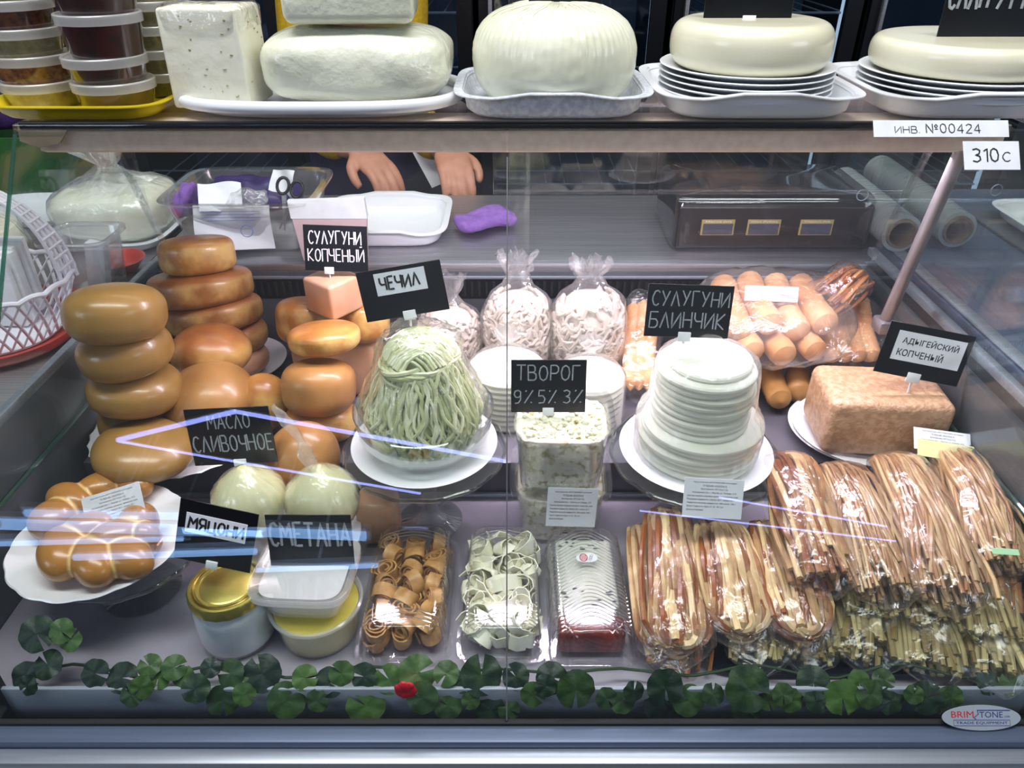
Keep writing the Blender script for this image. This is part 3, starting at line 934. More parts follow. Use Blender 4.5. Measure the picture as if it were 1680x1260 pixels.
# plates and wheels
def plates(cx, cy, r, n, z, word):
    proto = None
    for k in range(n):
        z_ = z+k*.0068
        pl = MB().lathe([(.0001, .001), (r*.60, .001), (r*.66, .003), (r*.97, .0125), (r, .014), (r*.985, .0150), (r*.67, .0062), (r*.60, .0045), (.0001, .0045)], 64)
        pos = ('lowest', 'second from the bottom', 'middle', 'fourth from the bottom', 'topmost')[k] if n == 5 else ('lowest', 'second', 'third', 'topmost')[k]
        o = obj('plate', pl, M['plate_plastic'], loc=(cx, cy, z_))
        tag(o, 'white plastic plate, %s of the stack under the %s' % (pos, word), 'plate', 'plates stacked under the '+word)
    return z+n*.0068+.0035
zt = plates(.293, 1.006, .107, 5, ZS+.0045, 'cream cheese wheel')
def wheel(cx, cy, r, h, z, label):
    p = []
    for j in range(25):
        la = -PI/2+PI*j/24
        p.append((max(0, r-h*.46+h*.46*abs(math.cos(la))**.75), h/2+h/2*math.copysign(abs(math.sin(la))**.8, math.sin(la))))
    p[0] = (r-h*.46, 0)
    o = obj('round_cheese', MB().lathe(p, 96, fn=lambda a, rr, zz: (rr*(1+.008*noise.noise(Vector((math.cos(a)*2, math.sin(a)*2, zz*10)))), zz), cap0=True, cap1=True), M['wheel'], loc=(cx, cy, z))
    return tag(o, label, 'cheese')
wheel(.294, 1.006, .0975, .054, zt, 'thick smooth cream cheese wheel on five white plates')
zt2 = plates(.563, 1.012, .118, 4, ZS+.0045, 'flat wide cheese wheel')
wheel(.566, 1.012, .112, .036, zt2+.004, 'flat wide cream cheese wheel at the right end of the shelf')
card('price_tag', 'black price tag standing in the ribbed cheese dome', 'price tag', 929, -42, 122, 98, 1.0, 4, clip=-.1, pin=.02)
card('price_tag', 'black price tag standing in the thick cheese wheel', 'price tag', 1233, -22, 147, 104, 1.01, 4, clip=.02, pin=.02)
card('price_tag', 'black price tag with grey letters standing in the flat wheel', 'price tag', 1625, 10, 152, 114, 1.01, 4, clip=.02, pin=.016, lines=[('СЛЛП', -.46, -.03, .42, .4), ('УН', .04, -.03, .3, .4)], mats=('card', 'chalk_grey'), stroke=.05)
# tubs
def tub(label, loc, r, h, fill, group):
    t = thing('sauce_tub', label, 'tub', loc, random.random(), group)
    k = .86
    obj('cup', MB().lathe([(.0001, 0), (r*k, 0), (r*.965, h-.007), (r*.985, h-.0065)], 40), M['clear'], t)
    obj('contents', MB().lathe([(.0001, .0012), (r*k-.0015, .0012), (r*.955-.001, h-.010), (.0001, h-.009)], 40), M[fill], t)
    ob = MB().lathe([(r*.96, h-.0105), (r, h-.0105), (r*1.01, h-.001), (r*.99, h), (r*.93, h), (r*.92, h-.0025), (.0001, h-.0025)], 48)
    obj('lid', ob, M['frost'], t)
    return t
ORD = ['lowest', 'second from the bottom', 'third from the bottom', 'fourth from the bottom', 'topmost', 'sixth']
yz = ZS+.0045
z = yz
for k, (f, w) in enumerate((('spice_y', 'pale'), ('spice_m', 'mixed red brown'), ('spice_g', 'grey green'), ('spice_r', 'dark red brown'), ('spice_g', 'khaki'))):
    tub('tub of %s ground spice, %s in the left stack' % (w, ORD[k]), (-.572-.002*k, .965, z), .0455, .0305, f, 'tubs in the left stack')
    z += .029
z = yz
for k, (h, d) in enumerate(((.034, 0), (.0285, .003), (.046, -.003), (.029, -.004), (.03, -.003))):
    tub('tub of dark red sauce, %s beside the oval tray' % ORD[k], (-.4735-d, .944+.001*(k % 2), z), .0465, h, 'adjika', 'tubs in the dark red stack')
    z += h-.0015
z = yz
for k in range(5):
    tub('tub of khaki spice, %s behind the red stack' % ORD[k], (-.452+.001*k, 1.042, z), .044, .0285, 'spice_g', 'tubs in the rear khaki stack')
    z += .027
# ---------------------------------------------------------------- smoked rounds on the left
def cheese(label, px, py, w, h, zc, mat, e=2.0, ez=2.6, group=None, yaw=0, tilt=(0, 0), ry=1.0, seed=0, nz=.05, name='smoked_cheese'):
    """a squat round cheese whose outline covers w by h pixels around (px, py) at height zc"""
    c = PZ(px, py, zc)
    d = dep(c)
    lean = -16 if ez > 2.9 else -7
    tilt = (tilt[0]+lean, tilt[1])
    E = math.atan2(CZ-c.z, c.y)+R(lean)
    r = w*d/FPX/2
    hh = h*d/FPX/2
    if ez > 3:                                    # a disc: flat top, seen height = edge + ellipse
        cz = max(.012, (hh-r*ry*math.sin(E)*.86)/math.cos(E))
    else:
        cz = max(.022, math.sqrt(max(1e-6, hh*hh-(r*ry*math.sin(E))**2))/math.cos(E))
    rot = Matrix.Rotation(R(yaw), 3, 'Z') @ Matrix.Rotation(R(tilt[0]), 3, 'X') @ Matrix.Rotation(R(tilt[1]), 3, 'Y')
    o = obj(name, MB().ell((0, 0, 0), (r, r*ry, cz*.95), e, ez, 48, 28, nz=nz, nf=14, seed=seed), M[mat], loc=c)
    o.rotation_euler = rot.to_euler()
    return tag(o, label, 'cheese', group)
def china(label, px, py, rpx, Y=None, z=None, scal=0, rz=0, mat='china', depth=.016, name='plate'):
    c = PY(px, py, Y) if z is None else PZ(px, py, z)
    r = rpx*dep(c)/FPX
    fn = (lambda a, rr, zz: (rr*(1+(.022*(1-abs(math.sin(a*scal/2))) if rr > r*.8 else 0)), zz)) if scal else None
    mb = MB().lathe([(.0001, -depth), (r*.62, -depth), (r*.68, -depth+.002), (r*.99, -.001), (r, .0008), (r*.985, .002), (r*.68, -depth+.0055), (r*.62, -depth+.004), (.0001, -depth+.004)], 120, fn=fn)
    return tag(obj(name, mb, M[mat], loc=c), label, 'plate')
china('large scalloped white plate under the tall stack of big round smoked cheeses', 302, 697, 141, z=.864, scal=30, depth=.018)
china('white plate under the stack of smoked discs at the back left', 388, 590, 80, z=.858, depth=.014)
G1 = 'big round smoked cheeses on the scalloped plate'
cheese('big round smoked cheese, topmost of the tall stack beside the white basket', 191, 514, 154, 108, 1.07, 'smoke_olive', seed=1, yaw=10, tilt=(-6, 4))
cheese('big round smoked cheese, second from the top of the tall stack beside the white basket', 206, 577, 147, 99, 1.012, 'smoke_olive', seed=2, tilt=(0, -6))
cheese('big round smoked cheese, third from the top of the tall stack beside the white basket', 222, 637, 147, 98, .957, 'smoke_olive', seed=3, tilt=(0, 5))
cheese('big round smoked cheese at the foot of the tall stack, mostly hidden', 230, 688, 128, 88, .901, 'smoke_olive', seed=4)
cheese('big egg shaped smoked cheese lying at the front edge of the scalloped plate', 238, 738, 157, 104, .902, 'smoke_olive', seed=5, ez=2.1, tilt=(6, 8))
cheese('large round smoked cheese directly above the butter tag', 343, 656, 154, 130, .912, 'smoke', seed=6, tilt=(8, -8), ez=2.1)
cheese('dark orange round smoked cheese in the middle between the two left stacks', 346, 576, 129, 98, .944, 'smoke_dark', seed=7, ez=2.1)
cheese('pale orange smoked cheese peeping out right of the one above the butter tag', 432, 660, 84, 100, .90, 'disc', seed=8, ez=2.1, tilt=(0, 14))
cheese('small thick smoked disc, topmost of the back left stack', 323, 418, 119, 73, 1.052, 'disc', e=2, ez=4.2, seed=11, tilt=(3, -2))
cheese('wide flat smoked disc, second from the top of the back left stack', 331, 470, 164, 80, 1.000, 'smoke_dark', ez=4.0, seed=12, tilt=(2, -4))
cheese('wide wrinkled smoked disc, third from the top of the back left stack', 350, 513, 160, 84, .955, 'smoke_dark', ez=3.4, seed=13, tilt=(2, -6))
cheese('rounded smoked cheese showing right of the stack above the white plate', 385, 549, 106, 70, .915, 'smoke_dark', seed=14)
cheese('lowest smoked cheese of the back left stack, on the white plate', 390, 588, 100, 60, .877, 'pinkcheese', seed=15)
# the golden discs left of the string cheese
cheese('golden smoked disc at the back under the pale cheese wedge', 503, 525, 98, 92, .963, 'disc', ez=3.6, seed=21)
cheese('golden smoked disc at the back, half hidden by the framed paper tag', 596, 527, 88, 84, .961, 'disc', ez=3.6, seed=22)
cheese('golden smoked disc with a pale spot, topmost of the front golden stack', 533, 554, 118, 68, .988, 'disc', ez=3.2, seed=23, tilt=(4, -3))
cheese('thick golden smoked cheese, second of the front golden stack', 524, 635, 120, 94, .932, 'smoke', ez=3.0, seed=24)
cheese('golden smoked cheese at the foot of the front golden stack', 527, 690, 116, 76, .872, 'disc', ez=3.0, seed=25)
cheese('large orange smoked cheese behind the two butter bags', 500, 752, 118, 124, .888, 'smoke', seed=26, ez=2.2)
pk = PY(560, 600, 1.04)
tag(obj('curd_block', MB().box((0, 0, 0), (.130, .09, .092), .010, 3), M['pinkcheese'], loc=(pk.x, 1.04, .8875)), 'pinkish smoked curd block under the golden discs', 'cheese')
wg = PZ(547, 480, 1.022)
w_ = obj('cheese_wedge', MB().box((0, 0, 0), (.060, .060, .054), .005, 3), M['pinkcheese'], loc=wg)
w_.rotation_euler = (0, 0, R(52))
tag(w_, 'pale pink cheese wedge carrying the topmost handwritten tag', 'cheese')
card('price_tag', 'black handwritten price tag in the pale cheese wedge, two lines of white lettering', 'price tag', 551, 408, 103, 74, 1.0, 10, 3, -3, [('СУЛУГУНИ', -.42, .10, .82, .28), ('КОПЧЕНЫЙ', -.44, -.28, .88, .27)], clip=-.12, pin=.02)
# ---------------------------------------------------------------- string cheese mound on the glass stand
def cake_stand(label, cx, cy, zf, zr, r, foot, mat='glass'):
    t = thing('cake_stand', label, 'cake stand', (cx, cy, zf), 0)
    h = zr-zf
    fl = lambda a, rr, zz: (rr*(1+.03*math.sin(a*24)), zz)
    obj('foot', MB().lathe([(.0001, .0015), (foot, .0015), (foot, .0035), (foot*.6, .008), (.014, .016), (.0001, .016)], 72, fn=lambda a, rr, zz: (rr, zz+.0006*math.sin(a*28)*(rr > .014))), M[mat], t)
    obj('stem', MB().lathe([(.014, .0155), (.010, .025), (.011, h*.6), (.016, h-.013), (.03, h-.009)], 72, fn=fl), M[mat], t)
    obj('dish', MB().lathe([(.0001, h-.0095), (.03, h-.0095), (r*.8, h-.007), (r, h), (r*1.005, h+.002), (r*.99, h+.003), (r*.8, h-.003), (.0001, h-.005)], 96, fn=lambda a, rr, zz: (rr*(1+.010*math.cos(a*14)*(rr > r*.9)), zz)), M[mat], t)
    obj('rim', MB().tube([(r*(1+.010*math.cos(14*a*PI/72))*math.cos(a*PI/72), r*(1+.010*math.cos(14*a*PI/72))*math.sin(a*PI/72), h+.001) for a in range(144)], .0024, 8, closed=True), M['glass_dark'], t)
    return t
FC = PZ(712, 850, Z0)                             # foot of the stand
cx, cy = FC.x+.002, .777
zr = .905
cake_stand('glass cake stand with a ribbed stem under the tall string cheese mound', cx-.006, cy, Z0, zr, .104, .044)
tag(obj('plate', MB().lathe([(.0001, .0), (.06, .0), (.092, .007), (.094, .008), (.092, .0092), (.06, .003), (.0001, .003)], 72), M['china'], loc=(cx-.006, cy, zr+.005)), 'white plate lying on the glass stand of the string cheese mound', 'plate')
bowl = thing('glass_bowl', 'clear glass bowl around the foot of the string cheese mound', 'bowl', (cx-.004, cy, zr+.0155))
obj('bowl', MB().lathe([(.0001, 0), (.055, 0), (.070, .004), (.084, .022), (.088, .052), (.0865, .052), (.0825, .023), (.068, .006), (.0001, .003)], 72), M['glass'], bowl)
obj('rim', MB().tube([(.0873*math.cos(a*PI/48), .0873*math.sin(a*PI/48), .0525) for a in range(96)], .0013, 6, closed=True), M['glass'], bowl)
mound = thing('string_cheese_mound', 'tall pale mound of braided string cheese wrapped in film on the glass stand', 'cheese', (cx-.004, cy, zr+.022))
def mr(t):                                        # radius of the mound from top (0) to foot (1)
    return .025+.062*t**.85 if t < .70 else .0708-.03*(t-.70)**1.3*2
HM = .150
rnd = random.Random(11)
sm = MB()
for k in range(300):
    a = rnd.uniform(0, 2*PI)
    dr = rnd.uniform(-.007, .002)
    t1 = rnd.uniform(.75, 1.0)
    ph, am = rnd.uniform(0, 6), rnd.uniform(.02, .10)
    sm.ct = rnd.random()
    pts = []
    for q in range(13):
        t = .22+(t1-.22)*q/12
        aa = a+am*math.sin(ph+q*.7)+.05*math.sin(q*1.3+ph)
        rr = mr(t)+dr+.002*math.sin(ph*3+q)
        pts.append((rr*math.cos(aa), rr*math.sin(aa), HM*(1-t)))
    sm.tube(pts, rnd.uniform(.0017, .0029), 6)
for k in range(110):                               # the turned-over top and the knot round it
    a = rnd.uniform(0, 2*PI)
    sm.ct = rnd.random()
    tl = rnd.uniform(-.5, .5)
    pts = []
    for q in range(10):
        aa = a+q*.20
        rr = .038+.008*math.sin(q/9*PI)+rnd.uniform(-.001, .001)+.004*math.sin(aa*2)
        pts.append((rr*math.cos(aa), rr*math.sin(aa), HM*(.62+.17*((k*.618) % 1))+.016*tl*math.sin((q/9-.5)*3)))
    sm.tube(pts, rnd.uniform(.002, .003), 6)
for k in range(90):
    a = rnd.uniform(-.45, .45)+rnd.choice((0, PI))
    off = rnd.uniform(-.034, .034)
    sm.ct = rnd.random()
    pts = []
    for q in range(9):
        u = -1+2*q/8
        rr = .036*math.sqrt(max(0, 1-u*u*.85))
        wd = math.sqrt(max(.05, 1-(off/.042)**2))
        pts.append((.042*u*wd*math.cos(a)-off*math.sin(a), .042*u*wd*math.sin(a)+off*math.cos(a), HM*.72+rr*1.15*wd+rnd.uniform(-.001, .001)))
    sm.tube(pts, rnd.uniform(.002, .0028), 6)
obj('strands', sm, M['strand_w'], mound)
core = MB().lathe([(mr(t)-.009, HM*(1-t)) for t in [.2+.8*q/12 for q in range(13)]][::-1]+[(.030, HM*.9), (.016, HM*.97)], 40, cap0=True, cap1=True)
core.ct = .2
obj('core', core, M['strand_w'], mound)
def crumple(p, s=.004, f=60):
    return p+Vector((noise.noise(p*f), noise.noise(p*f+Vector((7, 3, 1))), noise.noise(p*f+Vector((2, 9, 4)))))*s
def crump(mb, s=.004, f=60):
    mb.v = [crumple(p, s, f) for p in mb.v]
    return mb
fm = MB().lathe([(.079, .042), (.078, .055), (.071, .078), (.058, .102), (.052, .12), (.050, .138), (.040, .150), (.020, .157), (.004, .158)], 110, fn=lambda a, r, z: (r*(1+.03*math.sin(a*17+z*90)), z), cap1=True)
obj('film_wrap', crump(fm, .005, 55), M['film'], mound)
card('price_tag', 'black price tag with a framed one word paper slip above the string cheese mound', 'price tag', 661, 478, 140, 82, .815, 12, 0, 9.5, [('ЧЕЧИЛ', -.245, .08, .46, .25)], ('card', 'ink'), clip=.02, pin=.014, patch=(-.30, -.02, .60, .44), stroke=.075)
# ---------------------------------------------------------------- cottage cheese boxes
def square_tub(t, w0, w1, h, mat, rim=.006, n=64, wall=.001, e=5):
    rings = [sup(w0, w0*.86, e, n, 0), sup(w0*1.02, w0*.88, e, n, .002), sup(w1*.96, w1*.86, e, n, h-.006), sup(w1+rim, w1*.9+rim, e, n, h-.006), sup(w1+rim, w1*.9+rim, e, n, h), sup(w1, w1*.9, e, n, h), sup(w1*.96-wall, w1*.86-wall, e, n, h-.004), sup(w0-wall, w0*.86-wall, e, n, .003)]
    return obj('tub', MB().loft(rings), M[mat], t)
def curds(w0, w1, h0, h, seed, e=5):
    rings = []
    n = 150
    for j in range(46):
        q = j/45
        w = lerp(w0, w1, q)
        ring = []
        for (x, y, _) in sup(w, w*.87, e, n):
            p = Vector((x, y, lerp(h0, h, q)))
            k = 1-.05*abs(noise.noise(p*95+Vector((seed, 0, 0))))-.03*abs(noise.noise(p*230))+.02
            ring.append((x*k, y*k, p.z+.0012*noise.noise(p*150)))
        rings.append(ring)
    mb = MB().loft(rings, True, True)
    rnd = random.Random(seed)
    for k in range(150):
        x, y = rnd.uniform(-1, 1)*w1*.86, rnd.uniform(-1, 1)*w1*.74
        s = rnd.uniform(.002, .005)
        mb.ell((x, y, h+rnd.uniform(-.001, .003)), (s, s*.9, s*.7), n=8, m=6, nz=.3, nf=300, seed=k)
    return mb
bx = PY(912, 800, .815)
def curd_box(label, x, y, z, h, seed, lid=False):
    t = thing('curd_tub', label, 'tub', (x, y, z), R(-2))
    square_tub(t, .050, .060, h, 'clear')
    obj('curd', curds(.0478, .0555, .0045, h-.012, seed), M['curd'], t)
    if lid:
        obj('lid', MB().loft([sup(.067, .060, 5, 64, h+.0008), sup(.067, .060, 5, 64, h+.003), sup(.062, .055, 5, 64, h+.003), sup(.058, .051, 5, 64, h+.0015)]), M['clear'], t)
    return t
by = .770
lowx = PY(910, 835, .70).x
curd_box('lower clear square tub of crumbly curd with a printed label stuck on', .064, by+.005, Z0+.0008, .088, 3, True)
curd_box('upper clear square tub of crumbly curd under the percent price tag', .062, by, Z0+.094, .094, 5)
card('price_tag', 'black price tag with percentages in grey chalk on the curd tubs', 'price tag', 900, 634, 123, 86, .785, 12, 0, 0, [('ТВОРОГ', -.43, .12, .84, .28), ('9%', -.46, -.32, .25, .25), ('5%', -.13, -.32, .24, .25), ('3%', .20, -.32, .25, .25)], ('card', 'chalk_grey'), clip=0, pin=.012)
card('paper_label', 'printed paper label stuck on the lower curd tub behind the clamshells', 'label', 938, 833, 82, 62, .698, 4, 0, -2, mats=('paper', 'ink'), clip=None, prn=small_print(), th=.0006)
# ---------------------------------------------------------------- thin white cheese rounds on the right stand
BX, BY = PZ(1122, 850, Z0).x-.002, .777
cake_stand('glass cake stand under the stack of thin white cheese rounds', BX, BY, Z0, .897, .108, .044)
tag(obj('plate', MB().lathe([(.0001, .0), (.07, .0), (.096, .006), (.098, .0075), (.096, .0085), (.07, .003), (.0001, .003)], 72), M['china'], loc=(BX, BY, .902)), 'white plate on the right glass stand under the thin white rounds', 'plate')
rnd = random.Random(5)
z = .9065
for k in range(16):
    r = .075 if k < 6 else .0605
    h = .0086
    if k < 6:
        dx, dy = rnd.uniform(-.003, .003), rnd.uniform(-.003, .003)
    else:
        dx, dy = rnd.uniform(-.002, .002)-.002, rnd.uniform(-.002, .002)
    rr = r-(.009 if k == 15 else 0)
    s_ = k*3
    mb = MB().lathe([(.0001, .0004), (rr*.95, .0004), (rr, h*.35), (rr, h*.7), (rr*.96, h-.0004), (.0001, h-.0004)], 64, fn=lambda a, q, zz: (q*(1+.010*math.sin(a*3+s_)), zz+.0012*math.sin(a*2+s_)*min(1, q/.06)*0))
    w_ = ('lowest', 'second', 'third', 'fourth', 'fifth', 'sixth', 'seventh', 'eighth', 'ninth', 'tenth', 'eleventh', 'twelfth', 'thirteenth', 'fourteenth', 'fifteenth', 'topmost')[k]
    tag(obj('cheese_round', mb, M['disc_w'], loc=(BX+dx, BY+dy, z)), 'thin white cheese round, %s from the plate up, on the right glass stand' % w_ if k not in (0, 15) else 'thin white cheese round, %s of the pile on the right glass stand' % w_, 'cheese', 'thin white cheese rounds in the bag')
    z += h
zb = .9065
bg = thing('plastic_bag', 'milky plastic bag pulled over the stack of thin white rounds', 'bag', (BX-.001, BY, zb))
H = z-zb
obj('film', crump(MB().lathe([(.0785, .002), (.0805, .03), (.0795, .048), (.077, .058), (.066, .072), (.0645, .11), (.0635, H-.014), (.060, H-.004), (.050, H+.004), (.034, H+.012), (.018, H+.020), (.010, H+.026)], 120, fn=lambda a, r, q: (r*(1+.010*math.sin(a*3+q*60)+.008*math.sin(a*29)), q), cap1=True), .0016, 60), M['bag_dome'], bg)
card('price_tag', 'black price tag with two lines of grey chalk above the thin white rounds', 'price tag', 1130, 511, 140, 86, .795, 12, 0, -2, [('СУЛУГУНИ', -.44, .10, .90, .28), ('БЛИНЧИК', -.45, -.32, .88, .30)], ('card', 'chalk_grey'), clip=-.02, pin=.008)
# ---------------------------------------------------------------- butter bags and their dish
bd = PY(478, 838, .70)
BDX, BDY = bd.x, .70
dish = thing('glass_dish', 'low clear footed glass dish under the two butter bags', 'dish', (BDX, BDY, Z0))
obj('dish', MB().lathe([(.0001, .026), (.03, .024), (.075, .030), (.094, .042), (.092, .0445), (.073, .034), (.03, .029), (.0001, .030)], 80, fn=lambda a, r, q: (r*(1+.012*math.cos(a*16)*(r > .08)), q)), M['glass'], dish)
obj('foot', MB().lathe([(.0001, .0005), (.05, .0005), (.048, .004), (.02, .012), (.018, .023), (.0001, .023)], 60), M['glass'], dish)
tag(obj('plate', MB().lathe([(.0001, 0), (.055, 0), (.08, .008), (.081, .0095), (.055, .0035), (.0001, .0035)], 60), M['china'], loc=(BDX, BDY, Z0+.0365)), 'white saucer in the glass dish under the butter bags', 'plate')
def butter(label, px, py, rpx, Y, hk, seed, tail=0):
    c = PY(px, py, Y)
    r = rpx*dep(c)/FPX
    t = thing('butter_bag', label, 'butter', c)
    pf = [(.0001, -r*.78), (r*.6, -r*.74), (r*.93, -r*.4), (r, 0), (r*.9, r*.42), (r*.62, r*.75), (r*.3, r*.98), (r*.10, r*1.12)]
    obj('butter', MB().lathe(pf, 72, fn=lambda a, q, zz: (q*(1+.02*math.sin(a*19+zz*30)*(zz > -.01)), zz), cap1=True), M['butter'], t)
    k = MB()
    pf2 = [(q*1.02+.0006, zz*1.01+.0006) for q, zz in pf[1:]]
    obj('bag_film', crump(MB().lathe(pf2, 72, fn=lambda a, q, zz: (q*(1+.015*math.sin(a*23+zz*40)), zz)), .0012, 70), M['bag'], t)
    if tail:
        pts = spline([(0, 0, r*1.05), (-.012, .004, r*1.45), (-.018, .010, r*1.9), (-.034, .014, r*2.5), (-.042, .016, r*2.9)], 5)
        rr = [.006, .007, .0085, .010, .011, .0115, .011, .009, .007, .0055, .005, .0055, .007, .008, .0085, .008, .0075, .006, .005, .004, .003][:len(pts)]
        rr += [.003]*(len(pts)-len(rr))
        obj('twisted_end', crump(MB().tube(pts, rr, 14, flat=.45), .003, 120), M['bag_tight'], t)
    return t
butter('round butter ball in a clear bag, the left one under the butter tag', 410, 820, 60, .69, 1, 1)
butter('round butter ball in a clear bag with a long twisted tail', 529, 818, 59, .687, 1, 2, True)
card('price_tag', 'black price tag with two chalk lines standing behind the butter balls', 'price tag', 379, 716, 139, 92, .745, 12, 0, 3, [('МАСЛО', -.25, .14, .50, .24), ('СЛИВОЧНОЕ', -.46, -.26, .94, .28)], ('card', 'chalk_grey'), clip=.05, pin=.012)
pb = PZ(628, 868, Z0)
tag(obj('curd_block', MB().box((0, 0, .036), (.054, .05, .070), .012, 3), M['pinkcheese'], loc=(pb.x, .748, Z0+.0006)), 'small pinkish curd block behind the brown curls clamshell', 'cheese')
# ---------------------------------------------------------------- braided cheese on its footed glass plate, front left
pr = PZ(158, 897, .868)
PXc, PYc, PR = pr.x, pr.y+.011, 138*dep(pr)/FPX
bs = cake_stand('footed glass cake stand under the scalloped plate with the braided cheese', PXc+.026, PYc+.004, Z0, .852, .086, .046, 'glass_dark')
tag(obj('plate', MB().lathe([(.0001, -.012), (PR*.6, -.012), (PR*.68, -.010), (PR*.99, .003), (PR, .0045), (PR*.985, .006), (PR*.68, -.0065), (PR*.6, -.0085), (.0001, -.0085)], 144, fn=lambda a, r, q: (r*(1+(.02*(abs(math.cos(a*8))-.5) if r > PR*.8 else 0)), q)), M['china'], loc=(PXc, PYc, .8675)), 'white scalloped plate carrying the braided smoked cheese', 'plate')
br = thing('braided_cheese', 'glossy golden brown braided smoked cheese on the scalloped plate', 'cheese', (PXc, PYc, .866))
def at(px, py, z):
    p = PZ(px, py, z)+Vector((0, .011, 0))-br.location
    return Vector((p.x, p.y, p.z))
lob = []                                          # lobes of the plait: picture place, half sizes, turn
for (px, py, a, b, c, yaw) in ((212, 806, .033, .021, .019, -30), (160, 818, .031, .022, .020, 40), (110, 838, .032, .022, .021, -25), (82, 868, .028, .024, .021, 60),
                               (98, 925, .038, .026, .024, -65), (143, 890, .032, .021, .024, 25), (150, 940, .036, .024, .023, -50), (188, 905, .034, .022, .025, 35), (205, 935, .033, .022, .021, -25), (222, 878, .026, .021, .025, 70), (236, 902, .017, .016, .022, 10)):
    p = at(px, py, .8605+c*.95)
    p.z = c*.98
    lob.append((p, (a, b, c), Matrix.Rotation(R(yaw), 3, 'Z')))
mbb = MB()
for p, ax, rt in lob:
    mbb.ell(p, ax, 2, 2.2, 40, 24, rot=rt)
mbr = remesh(mbb, .0016, 4)
tv = []
for v in mbr.vertices:
    f = sorted(((rt.inverted() @ (v.co-p)).x/ax[0])**2+((rt.inverted() @ (v.co-p)).y/ax[1])**2+((rt.inverted() @ (v.co-p)).z/ax[2])**2 for p, ax, rt in lob)
    g_ = math.sqrt(f[1])-math.sqrt(f[0])
    tv.append(max(0, min(1, g_/.22)))
for nm in [x.name for x in mbr.attributes if x.name == 'tint']:
    mbr.attributes.remove(mbr.attributes[nm])
at_ = mbr.attributes.new('tint', 'FLOAT', 'POINT')
at_.data.foreach_set('value', tv)
obj('braid', mbr, pm('braid_rind_with_pale_seams', 'ecca86', 'ab7636', rough=.3, scale=25, tint=True, bump=.03, bscale=60, coat=.3, lo=.25, hi=.62), br)
# curled end of the braid
cpt = at(240, 900, .88)
cpt.z = .026
obj('curled_end', MB().ribbon([cpt+Vector(((.004+.0012*q)*math.cos(q*.55), -.004-(.002+.0002*q), (.004+.0012*q)*math.sin(q*.55))) for q in range(12)], Vector((.001, .006, .0)), .002), M['disc'], br)
card('paper_label', 'printed paper label lying on the braided cheese', 'label', 187, 834, 98, 62, .655, 40, 0, 17, mats=('paper', 'ink'), clip=None, prn=small_print(), th=.0006)
# ---------------------------------------------------------------- jar with a gold lid
jb = PZ(393, 1042, Z0)
jx, jy = jb.x, jb.y+.004
jar = thing('glass_jar', 'glass jar of white yogurt with a gold screw lid', 'jar', (jx, jy, Z0+.0005))
JH = .082
obj('jar_glass', MB().lathe([(.0001, 0), (.036, 0), (.042, .004), (.0435, .012), (.0435, .052), (.042, .061), (.038, .067), (.038, JH-.008)], 64, fn=lambda a, r, q: (r*(1+.012*math.cos(a*36)*(.053 < q < .062)), q)), M['clear'], jar)
obj('yogurt', MB().lathe([(.0001, .003), (.035, .003), (.041, .006), (.0425, .013), (.0425, .052), (.041, .061), (.0365, .066), (.0001, .066)], 64), M['yogurt'], jar)
ld = obj('lid', MB().lathe([(.0405, JH-.014), (.0425, JH-.014), (.0428, JH-.003), (.041, JH), (.0385, JH+.0005), (.037, JH-.0015), (.034, JH-.0015), (.033, JH), (.0305, JH), (.0295, JH-.0012), (.0275, JH-.0002), (.0001, JH-.0002)], 80, fn=lambda a, r, q: (r*(1+.01*math.cos(a*60)*(q < JH-.002 and r > .042)), q)), M['gold'], jar)
obj('lid_ring', MB().tube([(.0357*math.cos(a*PI/40), .0357*math.sin(a*PI/40), JH-.0012) for a in range(80)], .0012, 6, closed=True), M['gold_d'], ld)
card('price_tag', 'black price tag with a slanted framed paper slip standing on the gold jar lid', 'price tag', 354, 880, 127, 98, jy+.004, 14, 0, -14, [('МЯЦОНИ', -.36, .05, .70, .19)], ('card', 'ink'), clip=.0, pin=.006, patch=(-.40, -.02, .78, .32), stroke=.085)
# ---------------------------------------------------------------- sour cream box on the yellow bucket
yb = PZ(520, 1058, Z0)
bx_, by_ = yb.x, yb.y+.024
bk = thing('plastic_bucket', 'round clear bucket of yellow ghee under the sour cream box', 'bucket', (bx_, by_, Z0+.0005))
obj('bucket', MB().lathe([(.0001, 0), (.042, 0), (.0445, .002), (.050, .046), (.0535, .046), (.054, .050), (.0515, .0515), (.0495, .050), (.0435, .003), (.0001, .0025)], 64), M['milky'], bk)
obj('ghee', MB().lathe([(.0001, .003), (.0425, .003), (.0482, .044), (.0001, .044)], 56), M['ghee'], bk)
sc_ = thing('cream_box', 'square clear box of white sour cream on top of the yellow bucket', 'box', (bx_-.006, by_+.006, Z0+.0525), R(-3))
square_tub(sc_, .041, .050, .040, 'milky', rim=.006)
obj('sour_cream', MB().loft([sup(.039, .0335, 5, 56, .0035), sup(.0465, .0415, 5, 56, .037), sup(.040, .035, 5, 56, .0375)]), M['cream'], sc_)
obj('lid', MB().loft([sup(.0565, .0515, 5, 56, .0405), sup(.0565, .0515, 5, 56, .0435), sup(.053, .048, 5, 56, .0435), sup(.049, .044, 5, 56, .0415)]), M['clear'], sc_)
card('price_tag', 'black price tag with one word in grey chalk on the sour cream box', 'price tag', 510, 897, 139, 100, by_+.018, 12, 0, 0, [('СМЕТАНА', -.46, .02, .93, .36)], ('card', 'chalk_grey'), clip=0, pin=.006, stroke=.05)
